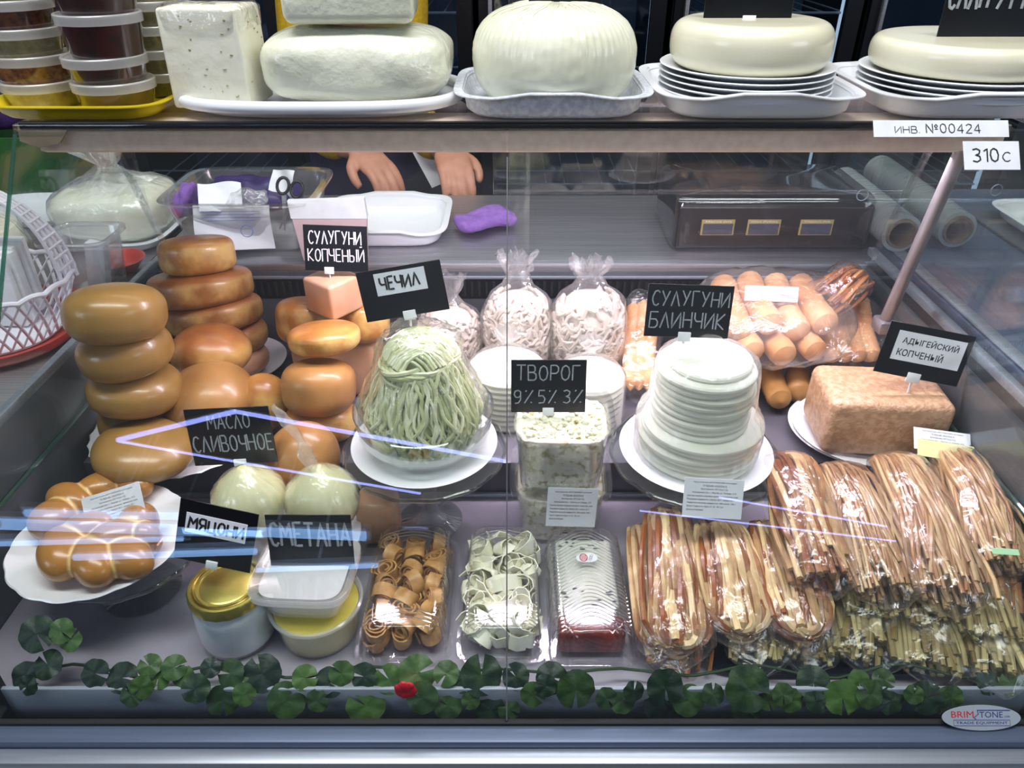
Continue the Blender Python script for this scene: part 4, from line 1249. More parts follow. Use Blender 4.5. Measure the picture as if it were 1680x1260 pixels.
# ---------------------------------------------------------------- clamshell boxes
def clamshell(label, cx, y0, y1, w, h, ribs=1):
    L = y1-y0
    t = thing('clamshell_box', label, 'box', (cx, (y0+y1)/2, Z0+.0006))
    n = 200
    a, b = w/2, L/2
    rings = [sup(a*.86, b*.92, 9, n, 0), sup(a*.88, b*.94, 9, n, .0015), sup(a*.92, b*.96, 9, n, .010), sup(a, b, 9, n, .0105), sup(a, b, 9, n, .012), sup(a*.91, b*.955, 9, n, .0118), sup(a*.86, b*.925, 9, n, .0025)]
    base = obj('base_tray', MB().loft(rings), M['clear'], t)
    def rr(k, z, am, inset=0):
        out = []
        for (x, y, _) in sup(a*k-inset, b*(1-(1-k)*.55)-inset, 7, n, z):
            q = 1+am*math.sin((y if abs(x) > a*k*.8 else x*1.0)*PI*2/.0062)
            out.append((x*q if abs(x) > a*k*.8 else x, y*(1+am*.5*math.sin(x*PI*2/.0062)) if abs(x) <= a*k*.8 else y, z))
        return out
    am = .022*ribs
    rings = [sup(a*.985, b*.99, 9, n, .0125), sup(a*.985, b*.99, 9, n, .0138), sup(a*.86, b*.93, 8, n, .0138), rr(.845, .018, am), rr(.82, h*.55, am), rr(.78, h*.85, am), rr(.72, h*.97, am*.8), rr(.66, h, am*.4), sup(a*.60, b*.80, 7, n, h), sup(a*.55, b*.77, 7, n, h-.003), sup(a*.53, b*.76, 7, n, h-.003)]
    lid = obj('lid', MB().loft(rings, False, True), M['clear'], t)
    rb = MB()
    m = 26
    for k in range(m):                            # ribs over the lid
        y = -b*.72+b*1.44*k/(m-1)
        if ribs > 1 or k < 3 or k > m-4:
            amp = .010 if ribs > 1 else .004
            rb.tube([(x*a*.74, y+amp*math.cos(x*PI), h*(1-.16*abs(x)**6)+.0002) for x in [-1+q/10 for q in range(21)]], .0009, 5, flat=.6)
        for s in (-1, 1):
            rb.tube([(s*a*.755, y, h*.93), (s*a*.80, y, h*.70), (s*a*.835, y, h*.42), (s*a*.85, y, .018)], .0009, 5)
    obj('lid_ribs', rb, M['ribs'], lid)
    tb = MB()
    for s in (-1, 1):
        tb.tube([(s*a*.93+.003*math.cos(q*PI/8), -b*.86+.008*math.sin(q*PI/8), .0128) for q in range(16)], .0008, 5, closed=True)
    obj('snap_button', tb, M['clear'], base)
    return t
CX = [PZ(661, 1085, Z0).x, PZ(822, 1088, Z0).x+.001, PZ(967, 1094, Z0).x+.003]
Y0c, Y1c = .535, .728
clamshell('clear ribbed clamshell box full of brown smoked cheese curls, left of three', CX[0], Y0c, Y1c, .112, .052)
clamshell('clear clamshell box full of white cheese ribbons, beside the pane seam', CX[1], Y0c, Y1c, .104, .050)
clamshell('clear clamshell box with wavy ribbed lid over a white roll with a dark red end', CX[2], Y0c-.004, Y1c-.004, .112, .050, 2)
def spiral(r0, r1, turns, w, th, wav, seed):
    rnd = random.Random(seed)
    n = int(turns*14)
    pts, ws = [], []
    for k in range(n+1):
        t = k/n
        a = t*turns*2*PI
        r = lerp(r0, r1, t)*(1+wav*math.sin(a*2.3+seed))
        pts.append(Vector((r*math.cos(a), r*math.sin(a), wav*.01*math.sin(a*1.7+seed))))
        ws.append(Vector((.15*math.cos(a+1)*wav*4, .15*math.sin(a)*wav*4, 1)).normalized()*(w/2*(1+.2*wav*math.sin(a*3))))
    return MB().ribbon(pts, ws, th)
def fill_curls(cx, y0, y1, w, h, mat, kind, n, seed, protos, smin, group, label):
    rnd = random.Random(seed)
    pro = [p.mesh('cheese_curl', True, 60) for p in protos]
    for p in pro:
        p.materials.append(M[mat])
    k = 0
    cols = 3
    rows = max(1, round(n/2/cols))
    for layer in range(2):
        for i in range(rows):
            for j in range(cols):
                x = cx+(j-1)*w*.25+rnd.uniform(-.004, .004)
                y = lerp(y0+.022, y1-.022, (i+.5)/rows)+rnd.uniform(-.004, .004)
                z = Z0+.0165+.0150*layer+rnd.uniform(0, .002)
                o = link(bpy.data.objects.new('cheese_curl', pro[k % len(pro)]))
                o.location = (x, y, z)
                if layer == 0 or kind == 0:
                    o.rotation_euler = (rnd.uniform(-.5, .5)+(PI/2 if rnd.random() < .45 else 0), rnd.uniform(-.4, .4), rnd.uniform(0, 6.3))
                else:
                    o.rotation_euler = (rnd.uniform(-.9, .9), rnd.uniform(-.6, .6), rnd.uniform(0, 6.3))
                s = rnd.uniform(smin, 1)
                o.scale = (s, s, s*.9)
                tag(o, label, 'cheese', group)
                k += 1
fill_curls(CX[0], Y0c, Y1c, .112, .05, 'curl_s', 0, 42, 3, [spiral(.005, .0165, 2.8, .019, .0022, .10, s) for s in (1, 2, 3)], .8, 'brown cheese curls in the left clamshell', 'brown smoked cheese curl in the left clamshell box')
fill_curls(CX[1], Y0c, Y1c, .104, .05, 'curl_w', 1, 30, 9, [spiral(.005, .0200, 2.4, .022, .0012, .30, s) for s in (4, 5, 6)], .85, 'white cheese ribbons in the middle clamshell', 'white ruffled cheese ribbon in the middle clamshell box')
rl = thing('cheese_roll', 'white layered cheese roll with a dark red end in the wavy ribbed clamshell', 'cheese', (CX[2], (Y0c+Y1c)/2-.004, Z0+.005))
LL = (Y1c-Y0c)/2-.020
obj('white_roll', MB().box((0, .018, .018), (.070, 2*LL-.040, .034), .007, 3), M['roll_w'], rl)
obj('red_end', MB().box((0, -LL+.016, .017), (.076, .032, .034), .008, 3), M['jelly'], rl)
fl_ = MB()
rnd = random.Random(8)
for k in range(26):
    fl_.ell((rnd.uniform(-.03, .03), rnd.choice([rnd.uniform(-.045, -.01), rnd.uniform(.05, .085)]), .0352), (rnd.uniform(.002, .005), .0012, .0006), n=8, m=5)
obj('dark_filling', fl_, M['speck'], rl)
em = MB().loft([sup(.013, .0075, 2.4, 30, 0), sup(.013, .0075, 2.4, 30, .0006)])
stc = tag(obj('oval_sticker', em, M['paper'], loc=(CX[2]+.001, .655, Z0+.0520)), 'small oval white sticker with a red crest on the wavy ribbed clamshell lid', 'sticker')
em = MB().tube([(.0045*math.cos(a*PI/10)-.004, .006*math.sin(a*PI/10), .0008) for a in range(20)], .0005, 5, closed=True)
for k in range(4):
    em.box((-.0065+k*.0017, 0, .0009), (.0007, .008, .0004))
obj('red_crest', em, M['logo_red'], stc)
em = MB()
for k in range(3):
    em.tube([(.004+.003*math.cos(a*PI/5)*.6+.001*k, -.003+.003*k+.0015*math.sin(a*PI/5), .0008) for a in range(10)], .0003, 4, closed=True)
obj('grey_marks', em, M['chalk_grey'], stc)
# ---------------------------------------------------------------- smoked string cheese bundles on the right
bt = tag(obj('display_tray', MB().loft([sup(.165, .09, 8, 80, 0), sup(.170, .094, 8, 80, .008), sup(.178, .10, 8, 80, .0085), sup(.178, .10, 8, 80, .0098), sup(.166, .092, 8, 80, .0095), sup(.160, .088, 8, 80, .003)]), M['black_tray'], loc=(.385, .622, Z0+.0008)), 'black glossy tray under the smoked string cheese bundles', 'tray')
def frame(A, B):
    ax = (B-A)
    L = ax.length
    ax = ax.normalized()
    w = Vector((1, 0, 0))
    w = (w-ax*w.dot(ax)).normalized()
    nn = w.cross(ax).normalized()
    if nn.z < 0:
        nn = -nn
    return ax, w, nn, L
def bundle(label, A, B, hw, ht, n, mat, style, seed, r=.0026, group=None, film=True, pinch=True, bow=.012, fmat='film2'):
    """film-wrapped skein from A (far end) to B (near end); style: loop = turned over at the near end, cut = cut ends"""
    rnd = random.Random(seed)
    ax, w, nn, L = frame(A, B)
    t = thing('string_cheese_bundle', label, 'cheese', A.copy(), 0, group)
    sm = MB()
    def P(s, u, v):
        q = max(0, 1-s/.035)
        return ax*s+w*(u*(1-.30*q*q))+nn*(v*(1-.35*q*q)-.016*q*q+bow*math.sin(PI*min(1, max(0, s/L))))
    for k in range(n):
        sm.ct = rnd.random()**1.5
        ph = rnd.uniform(0, 6)
        am = rnd.uniform(.0008, .0042)
        ang = 2*PI*rnd.random()
        q = math.sqrt(rnd.uniform(.40, 1))
        u, v = hw*.92*q*math.cos(ang), ht*.86*q*math.sin(ang)
        dr = rnd.gauss(0, .008)
        rr_ = r*rnd.uniform(.7, 1.25)
        if style == 'loop':
            u = hw*rnd.uniform(.06, .95)
            v = ht*.9*math.sqrt(max(.02, 1-(u/hw)**2))*rnd.choice((rnd.uniform(.55, 1), rnd.uniform(.55, 1), rnd.uniform(-1, .4)))
            pts = []
            v2 = v*rnd.uniform(.75, 1)
            uo = rnd.uniform(-.006, .006)
            se = L-u*1.0
            for s in [rnd.uniform(0, .02)+(se-.01)*i/9 for i in range(10)]:
                f = .66+.34*(s/L)
                pts.append(P(s, (-u+uo+dr*math.sin(s/L*PI))*f, v+am*math.sin(ph+s*50)))
            for i in range(1, 8):
                a = PI*i/8
                pts.append(P(se+u*.95*math.sin(a), -u*math.cos(a)+uo, lerp(v, v2, i/8)-.004*math.sin(a)))
            for s in [se+(.012-se)*i/9 for i in range(10)]:
                f = .66+.34*(s/L)
                pts.append(P(s, (u+uo+dr*.5*math.sin(s/L*PI))*f, v2+am*math.sin(ph+1+s*60)))
            sm.tube(pts, rr_*1.2, 6)
        else:
            s0 = rnd.uniform(-.002, .012)
            s1 = L*(1-.17*rnd.random()**1.5)
            pts = []
            for i in range(13):
                s = lerp(s0, s1, (i/12)**1.15)
                f = .78+.20*(s/L)
                pts.append(P(s, (u+dr*math.sin(s/L*PI*1.3+ph))*f, v+am*math.sin(ph+s*45)))
            sm.tube(pts, rr_, 6)
    so = obj('strands', sm, M[mat], t)
    core = MB()
    core.ct = .0  # darkest tint: the shade in the gaps between strands is painted in
    rings = []
    for i in range(9):
        s = lerp(.008, L*.86, i/8)
        k = .60*(1 if 0 < i < 8 else .7)
        rings.append([P(s, hw*k*math.cos(a*PI/10), ht*k*math.sin(a*PI/10)) for a in range(20)])
    core.loft(rings)
    obj('shaded_inner_strands', core, M[mat], t)
    if film:
        rings = []
        E = .022 if pinch else .008
        m = 40
        for i in range(m+1):
            s = lerp(-.006, L+E, i/m)
            k = 1.10
            if s < .02:
                k = 1.10*math.sqrt(max(.02, (s+.007)/.027))*.9+.1
            if s > L*.97:
                k = max(.14, 1.10*(1-((s-L*.97)/(L*.03+E))**1.3*.95))
            f = (.68+.34*(s/L)) if style == 'loop' else .86+.14*min(1, s/L)
            rings.append([P(s, (hw*k*f+.0014)*math.cos(a*PI/20), (ht*k+.002)*math.sin(a*PI/20)) for a in range(40)])
        fm = crump(MB().loft(rings), .0024, 75)
        obj('film_wrap', fm, M[fmat], t)
    return t
def B2(px0, py0, z0, px1, py1, z1):
    return PZ(px0, py0, z0), PZ(px1, py1, z1)
GB = 'smoked string cheese bundles on the right'
def bun(label, ends, wpx, ht, n, mat, style, seed, **k):
    A, B = ends
    hw = wpx/2*dep((A+B)/2)/FPX
    return bundle(label, A, B, hw, ht, n, mat, style, seed, **k)
# lower layer first, cut ends showing at the front
bun('flat bundle of pale cut strands under the first brown looped skein', B2(1120, 880, .795, 1105, 1095, .795), 92, .010, 50, 'strand_d', 'cut', 31, fmat='film_low')
bun('bundle of pale cut strands under the second brown looped skein', B2(1225, 880, .802, 1243, 1085, .800), 86, .010, 50, 'strand_y', 'cut', 32, fmat='film_low')
bun('bundle of pale cut strands under the third looped skein', B2(1300, 890, .802, 1322, 1082, .800), 86, .010, 50, 'strand_y', 'cut', 33, fmat='film_low')
bun('yellow cut bundle, left one of the three in the bottom row on the right', B2(1390, 900, .808, 1424, 1082, .808), 98, .0145, 56, 'strand_y', 'cut', 34, r=.0033, fmat='film_low')
bun('yellow cut bundle, middle one of the three in the bottom row on the right', B2(1475, 900, .808, 1532, 1100, .808), 98, .0145, 56, 'strand_y', 'cut', 35, r=.0033, fmat='film_low')
bun('yellow cut bundle in the bottom row beside the maker sticker', B2(1560, 900, .808, 1640, 1114, .808), 98, .0145, 56, 'strand_y', 'cut', 36, r=.0033, fmat='film_low')
bun('cut bundle squeezed in the middle layer above the middle yellow one', B2(1470, 860, .838, 1540, 1030, .836), 88, .009, 60, 'strand_y', 'cut', 37, fmat='film_low')
bun('cut bundle squeezed in the middle layer at the right end', B2(1560, 860, .838, 1640, 1050, .836), 88, .009, 60, 'strand_y', 'cut', 38, fmat='film_low')
bun('cut bundle squeezed in the middle layer above the left yellow one', B2(1380, 850, .838, 1432, 1010, .836), 88, .009, 60, 'strand_y', 'cut', 39, fmat='film_low')
# looped brown skeins
bun('narrow brown looped skein leaning at the left edge of the string cheese', B2(1046, 858, .815, 1076, 1060, .812), 52, .016, 16, 'strand_s', 'loop', 40, r=.0034)
bun('brown looped string cheese skein right of the wavy clamshell', B2(1092, 832, .846, 1115, 1066, .820), 98, .018, 46, 'strand_s', 'loop', 41, r=.0036)
bun('brown looped string cheese skein in the middle below the printed label', B2(1175, 850, .850, 1216, 1040, .830), 100, .016, 52, 'strand_s', 'loop', 42, r=.0032)
bun('brown looped string cheese skein with its loop under the big upper bundle', B2(1255, 850, .846, 1322, 1044, .830), 98, .014, 50, 'strand_s', 'loop', 43, r=.0034)
# upper layer
bun('large upper bundle of thick two tone strands, leftmost of the upper row', B2(1278, 742, .893, 1356, 955, .871), 102, .020, 70, 'strand_s', 'cut', 44, r=.0034)
bun('upper bundle of fine pale smoked strands, second of the upper row', B2(1368, 758, .888, 1458, 974, .869), 100, .019, 125, 'strand_c', 'cut', 45, r=.0021)
bun('upper bundle of smoked strands, third of the upper row', B2(1462, 744, .890, 1564, 984, .870), 108, .020, 115, 'strand_c', 'cut', 46, r=.0025)
bun('upper bundle of smoked strands at the right end under the yellow backed label', B2(1560, 736, .892, 1638, 935, .872), 92, .020, 105, 'strand_c', 'cut', 47, r=.0026)
bun('dark fine bundle showing low at the right edge below the last upper one', B2(1606, 830, .846, 1640, 1000, .842), 66, .008, 80, 'strand_d', 'cut', 48, r=.002)
card('paper_label', 'printed paper label with a blue date stamp lying against the brown looped skeins', 'label', 1170, 818, 98, 64, .655, 25, 0, -3, mats=('paper', 'ink'), clip=None, prn=small_print(), th=.0006)
card('paper_label', 'printed paper label with yellow backing at the right end above the bundles', 'label', 1546, 724, 92, 36, .86, 50, 0, -8, z=.912, mats=('paper', 'ink'), clip=None, prn=small_print(n=5, lh=.08, step=.14), th=.0006)
card('paper_slip', 'pale yellow paper slip under the printed label at the right end', 'label', 1552, 740, 92, 28, .856, 50, 0, -9, z=.907, mats=('paper_y', 'ink'), clip=None, th=.0006)
card('paper_slip', 'pale green paper slip lying on the last bundle at the right edge', 'label', 1650, 905, 44, 10, .66, 60, 0, -4, z=.903, mats=('mint', 'ink'), clip=None, th=.0006)
# ---------------------------------------------------------------- smoked brick on two plates
for k, (dx, zz) in enumerate(((0, .856), (.006, .8635))):
    c = PZ(1400, 702, zz)
    r = 103*dep(c)/FPX
    tag(obj('plate', MB().lathe([(.0001, -.012), (r*.6, -.012), (r*.66, -.010), (r*.99, 0), (r, .0015), (r*.985, .003), (r*.66, -.0065), (r*.6, -.0085), (.0001, -.0085)], 80), M['china'], loc=(c.x+dx, c.y, zz)), ('lower' if k == 0 else 'upper')+' white plate of the two under the tan smoked brick', 'plate')
brick = obj('cheese_brick', MB().box((0, 0, 0), (.162, .108, .086), .013, 4), M['adygei'], loc=(.506, .862, .8635+.0445))
brick.rotation_euler = (0, 0, R(-4))
tag(brick, 'tan smoked cheese brick with a dimpled top on two white plates', 'cheese')
card('price_tag', 'black price tag with a bold printed paper slip standing in the tan brick', 'price tag', 1517, 581, 146, 84, .848, 14, 0, -11, (), ('card', 'ink'), clip=-.03, pin=.022, patch=(-.37, -.20, .80, .56), prn=[('АДЫГЕЙСКИЙ', -.30, .11, .66, .17, .012), ('КОПЧЕНЫЙ', -.32, -.11, .54, .17, .012)])
# ---------------------------------------------------------------- bags at the back
def noodle_bag(label, px, py, wpx, hpx, Y, seed, r=.0030, n=120, ruf=1.0):
    c = PY(px, py, Y)
    d = dep(c)
    a = wpx/2*d/FPX
    cz = hpx/2*d/FPX*.9
    base = Z1+.0015
    cc = Vector((c.x, Y, base+cz))
    t = thing('noodle_cheese_bag', label, 'cheese', cc)
    rnd = random.Random(seed)
    sm = MB()
    for k in range(n):
        sm.ct = rnd.random()
        z = rnd.uniform(-.95, .80)
        a0 = rnd.uniform(0, 2*PI)
        ln = rnd.uniform(.6, 1.8)
        ph = rnd.uniform(0, 6)
        pts = []
        for q in range(12):
            aa = a0+ln*q/11
            zz = max(-.92, min(.92, z+.10*math.sin(ph+q*.9)+.05*math.sin(q*2.1+ph)))
            kk = (1-abs(zz)**3.2)**.42*(.93+.05*math.sin(ph+q))
            pts.append((a*kk*math.cos(aa), a*.72*kk*math.sin(aa), cz*zz))
        sm.tube(pts, r*rnd.uniform(.8, 1.2), 6)
    obj('noodles', sm, M['noodle'], t)
    cr = MB().ell((0, 0, 0), (a*.86, a*.62, cz*.9), 2, 3, 24, 14)
    obj('inner_noodles', cr, M['noodle'], t)
    fr = []
    m = 26
    for i in range(m+1):
        q = i/m
        zz = -1+2.0*q
        kk = (1-abs(min(.999, max(-.999, zz)))**3.4)**.40*1.07 if zz < .86 else lerp((1-.86**3.4)**.40*1.07, .30, ((zz-.86)/.14)**.6)
        kk = max(.20, kk)
        fr.append([(a*kk*math.cos(b*PI/28)*(1+.02*math.sin(b*1.7+zz*9)), a*.74*kk*math.sin(b*PI/28), cz*(zz*1.03)+(.02*ruf*((zz-.86)/.14) if zz > .86 else 0)) for b in range(56)])
    # gathered neck fanning out above the knot
    top = cz*1.03+.02*ruf
    for i in range(1, 7):
        kk = .30+.035*i*ruf
        fr.append([(a*kk*math.cos(b*PI/28)*(1+.25*math.sin(b*1.3+i+seed)), a*.5*kk*math.sin(b*PI/28)*(1+.3*math.cos(b*2.1)), top+.0045*i*ruf+.006*math.sin(b*.45+seed)+.004*math.sin(b*1.9+i)) for b in range(56)])
    fm = MB().loft(fr, True, False)
    crump(fm, .0045, 42)
    for p in fm.v:
        p.z = max(p.z, -cz+.0002)
    obj('bag_film', fm, M['bag'], t)
    return t
noodle_bag('bag of white noodle cheese at the back, half hidden by the framed paper tag', 736, 512, 108, 150, 1.06, 51)
noodle_bag('bag of white noodle cheese at the back, beside the pane seam', 849, 508, 112, 190, 1.055, 52, ruf=1.1)
noodle_bag('bag of white noodle cheese at the back, rightmost of the three', 966, 512, 122, 190, 1.055, 53, ruf=.9)
def round_bag(label, px, py, wpx, Y, nl, seed, tall):
    c = PY(px, py, Y)
    a = wpx/2*dep(c)/FPX
    t = thing('cheese_round_bag', label, 'cheese', (c.x, Y, Z1+.001))
    mb = MB()
    h = tall/nl
    for k in range(nl):
        mb.ct = random.random()
        mb.lathe([(.0001, k*h+.0004), (a*.93, k*h+.0004), (a*.97, k*h+h*.5), (a*.93, k*h+h-.0004), (.0001, k*h+h-.0004)], 56)
    mb.lathe([(a*.9, tall), (a*.6, tall+.010), (.0001, tall+.014)], 40)
    obj('rounds', mb, M['disc_w'], t)
    fm = MB().lathe([(a*.98, .001), (a*1.02, .012), (a*1.02, tall*.8), (a*.98, tall), (a*.72, tall+.014), (a*.35, tall+.024), (a*.13, tall+.034), (a*.16, tall+.042), (a*.30, tall+.050), (a*.36, tall+.056)], 90, fn=lambda q, r, z: (r*(1+(.05 if z > tall else .012)*math.sin(q*13+seed)), z))
    obj('bag_film', crump(fm, .0022, 60), M['bag_tight'], t)
    return t
round_bag('knotted bag of white cheese rounds behind the curd tubs, left one', 832, 610, 130, .955, 9, 1, .085)
round_bag('knotted bag of white cheese rounds behind the percent price tag', 966, 632, 120, .93, 8, 2, .085)
# packs of smoked sticks
def stick(mb, A, B, r, seed, n=12, bend=.004):
    rnd = random.Random(seed)
    d = B-A
    o = d.orthogonal().normalized()
    pts, rr = [], []
    for i in range(15):
        t = i/14
        pts.append(A+d*t+o*bend*math.sin(PI*t)*rnd.choice((1, 1)))
        e = min(t, 1-t)*d.length
        rr.append(r*(math.sqrt(max(.02, 1-(1-min(1, e/(r*.8)))**2)))*(1+.03*math.sin(i+seed)))
    mb.tube(pts, rr, n)
def stick_pack(label, sticks, r, mat, film, group=None, name='smoked_stick_pack', filmmat='film', extra=None):
    """sticks: list of (A, B) world ends"""
    c = sum((a+b for a, b in sticks), Vector())/(2*len(sticks))
    t = thing(name, label, 'cheese', c, 0, group)
    for k, (a, b) in enumerate(sticks):
        mb = MB()
        stick(mb, a-c, b-c, r*(1+.08*math.sin(k*3)), k)
        obj('cheese_stick', mb, M[mat], t)
    if film:
        mb = MB()
        lo, hi = film
        mb.ell((0, 0, 0), (1, 1, 1), 2.6, 2.6, 48, 28)
        A = sum((a for a, b in sticks), Vector())/len(sticks)-c
        B = sum((b for a, b in sticks), Vector())/len(sticks)-c
        ax, w, nn, L = frame(A, B)
        mb.v = [ax*(p.z*(L/2+hi))+w*(p.x*lo[0])+nn*(p.y*lo[1]) for p in mb.v]
        crump(mb, .006, 38)
        obj('bag_film', mb, M[filmmat], t)
    return t
# big bag: a layer of thick sticks with their ends to the camera
ss = []
for k in range(4):
    x0, x1 = 1170+k*42, 1212+k*46
    ss.append((PY(x0+14, 452+abs(k-1.5)*4, 1.12), PY(x1+10, 552-(k % 2)*14, .985)))
for k in range(3):
    ss.append((PY(1200+k*44, 506, 1.09), PY(1240+k*52, 582+(k % 2)*8, .965)))
stick_pack('big clear bag of thick pale smoked cheese sticks with a printed label', ss, .0205, 'stick', ((.120, .052), .034), filmmat='bag')
card('paper_label', 'printed paper label with a date stamp on the big bag of smoked sticks', 'label', 1266, 482, 88, 25, 1.035, 25, 0, -2, mats=('paper', 'ink_blue'), clip=None, prn=small_print(n=6, lh=.07, step=.12), th=.0006)
ss = []
for k in range(4):
    ss.append((PY(1346+k*22, 494-k*2, 1.11), PY(1370+k*21, 592, .985)))
stick_pack('film wrapped pack of smoked sticks between the big bag and the right end', ss, .0135, 'stick', ((.062, .028), .022))
ss = []
for k in range(3):
    ss.append((PY(1040+k*17, 496-k*4, 1.12), PY(1034+k*14, 640, .985)))
stick_pack('narrow orange pack of smoked sticks left of the thin white rounds', ss, .0120, 'stick', ((.036, .022), .018))
for k, (px, py, qx, qy) in enumerate(((1215, 610, 1228, 672), (1262, 600, 1283, 660), (1310, 606, 1312, 650), (1345, 590, 1375, 640), (1395, 600, 1420, 640))):
    mb = MB()
    A, B = PZ(px, py, .872), PZ(qx, qy, .868)
    c = (A+B)/2
    stick(mb, A-c, B-c, .019, k)
    tag(obj('smoked_cheese_stick', mb, M['stick_d'], loc=c), ('fat brown smoked stick below the big bag, leftmost', 'fat brown smoked stick below the big bag, second from the left', 'fat brown smoked stick below the big bag, in the middle', 'fat brown smoked stick below the wrapped pack, fourth from the left', 'fat brown smoked stick beside the tan brick, rightmost of the row')[k], 'cheese', 'fat brown sticks below the big bag')
A, B = PY(1418, 446, 1.10), PY(1348, 500, 1.05)
bundle('small dark bundle of smoked strands pinched in film at the back right', A, B, .034, .022, 46, 'strand_d', 'cut', 60, r=.0030, pinch=False)
# ---------------------------------------------------------------- garland of leaves along the front lip
gl = thing('leaf_garland', 'garland of green fabric leaves with one red flower along the front lip', 'garland', (0, .515, .806))
rnd = random.Random(21)
lv = MB()
def leaf(c, r, nrm, spin, seed):
    nrm = nrm.normalized()
    u = nrm.orthogonal().normalized()
    u = Matrix.Rotation(spin, 3, nrm) @ u
    v = nrm.cross(u)
    rings = []
    m = 30
    for i in range(7):
        q = i/6
        ring = []
        for k in range(m+1):
            a = -PI*.95+2*PI*.95*k/m
            rr = r*q*(1+.05*abs(math.sin(a*4.5))*q)
            ruff = .07*r*q*q*math.sin(a*6+seed)+.06*r*math.sin(a*3+seed)*q-.14*r*(q-.5)*q
            ring.append(c+u*(rr*math.cos(a))+v*(rr*math.sin(a))+nrm*ruff)
        rings.append(ring)
    vs = [p for g in rings for p in g]
    fs = []
    for i in range(6):
        for k in range(m):
            a = i*(m+1)+k
            fs.append((a, a+1, a+m+2, a+m+1))
    n0 = len(vs)
    vs2 = vs+[p-nrm*.0005 for p in vs]
    lv.add(vs2, fs+[tuple(n0+x for x in reversed(f)) for f in fs])
spots = [(60, 1040, 30), (100, 1035, 20), (42, 1110, 26), (78, 1090, 28), (115, 1050, 20), (155, 1105, 22), (200, 1112, 24), (215, 1140, 24), (245, 1092, 22), (232, 1128, 20), (285, 1095, 24), (320, 1130, 26), (345, 1095, 20), (365, 1150, 28), (378, 1105, 24), (420, 1110, 22), (430, 1105, 30), (470, 1150, 30), (500, 1112, 22), (540, 1120, 24), (560, 1105, 22),
         (597, 1110, 24), (600, 1158, 30), (638, 1115, 26), (684, 1105, 30), (692, 1145, 26), (732, 1105, 26), (735, 1158, 24), (790, 1108, 32), (805, 1165, 30), (772, 1150, 18), (846, 1110, 26), (835, 1165, 22), (875, 1140, 26), (905, 1112, 26), (895, 1125, 20), (945, 1132, 34), (995, 1146, 18), (1020, 1150, 22), (1040, 1135, 20), (1092, 1128, 30), (1075, 1160, 20), (1105, 1165, 24), (1130, 1150, 26),
         (1170, 1140, 20), (1228, 1130, 40), (1225, 1165, 24), (1285, 1140, 22), (1300, 1150, 20), (1335, 1120, 30), (1342, 1150, 20), (1382, 1145, 30), (1428, 1140, 28), (1410, 1118, 22), (1462, 1150, 26), (1450, 1115, 20), (1520, 1145, 26), (1560, 1145, 26), (1500, 1140, 18), (1622, 1120, 22), (1660, 1122, 20), (660, 1120, 20), (260, 1110, 20), (300, 1110, 18), (400, 1140, 20), (760, 1118, 22), (1260, 1150, 20), (45, 1165-40, 20), (520, 1150, 20)]
for k, (px, py, rp) in enumerate(spots):
    Yl = .488 if py > 1122 else lerp(.530, .500, max(0, min(1, (py-1030)/92)))
    c = PY(px, py, Yl)
    lv.ct = rnd.random()**1.6
    leaf(c-gl.location, rp*dep(c)/FPX*rnd.uniform(.8, 1.05), Vector((rnd.uniform(-.25, .25), -1, rnd.uniform(.5, .9) if py > 1122 else rnd.uniform(.8, 1.6))), rnd.uniform(0, 6.3), k)
obj('leaves', lv, M['leaf'], gl)
pts = [Vector((lerp(-.50, .53, i/40), .0+.006*math.sin(i*1.1), -.001+.005*math.sin(i*.9+1))) for i in range(41)]
obj('vine', MB().tube(pts, .0016, 6), M['stem'], gl)
fp_ = PY(666, 1128, .483)
fw = MB()
for k in range(7):
    a = k*2*PI/7
    fw.ell(fp_-gl.location+Vector((.006*math.cos(a), -.003, .006*math.sin(a))), (.006, .003, .007), n=12, m=8, nz=.2, nf=200, seed=k)
obj('flower', fw, M['red'], gl)
# ---------------------------------------------------------------- on the worktop behind the well
ZP = ZW+.0008
tb = thing('storage_bin', 'clear plastic bin of papers, scissors and a purple pouch on the worktop', 'bin', (-.468, 1.316, ZP))
obj('bin', MB().loft([sup(.100, .082, 6, 80, 0), sup(.104, .085, 6, 80, .003), sup(.126, .102, 6, 80, .086), sup(.136, .111, 6, 80, .087), sup(.136, .111, 6, 80, .091), sup(.124, .100, 6, 80, .091), sup(.100, .081, 6, 80, .004)]), M['bin'], tb)
def sheet(label, loc, size, rot, mat='paper', name='paper_sheet', cat='paper'):
    mb = MB()
    w, h = size
    m = 10
    rows = [[(-w/2+w*i/m, -h/2+h*j/m, .006*math.sin(i*.5+j*.4)) for i in range(m+1)] for j in range(m+1)]
    vs = [Vector(p) for r in rows for p in r]
    fs = [(j*(m+1)+i, j*(m+1)+i+1, (j+1)*(m+1)+i+1, (j+1)*(m+1)+i) for i in range(m) for j in range(m)]
    n = len(vs)
    mb.add(vs+[v-Vector((0, 0, .0006)) for v in vs], fs+[tuple(n+x for x in reversed(f)) for f in fs])
    o = obj(name, mb, M[mat], loc=loc)
    o.rotation_euler = [R(a) for a in rot]
    return tag(o, label, cat)
o = sheet('ruled paper form standing at the front of the clear bin', (-.475, 1.222, ZP+.047), (.13, .075), (78, 0, 2))
ln = MB()
for k in range(4):
    ln.box((0, .028-.005*k, .0075), (.10-.02*(k % 2), .0008, .0006))
ln.tube([(.024+.010*math.cos(a*PI/12), -.005+.010*math.sin(a*PI/12), .0075) for a in range(24)], .0005, 4, closed=True)
obj('ink_stamp', ln, M['ink_blue'], o)
sheet('folded white paper slip sticking out of the clear bin', (-.50, 1.255, ZP+.088), (.07, .06), (40, 8, 20))
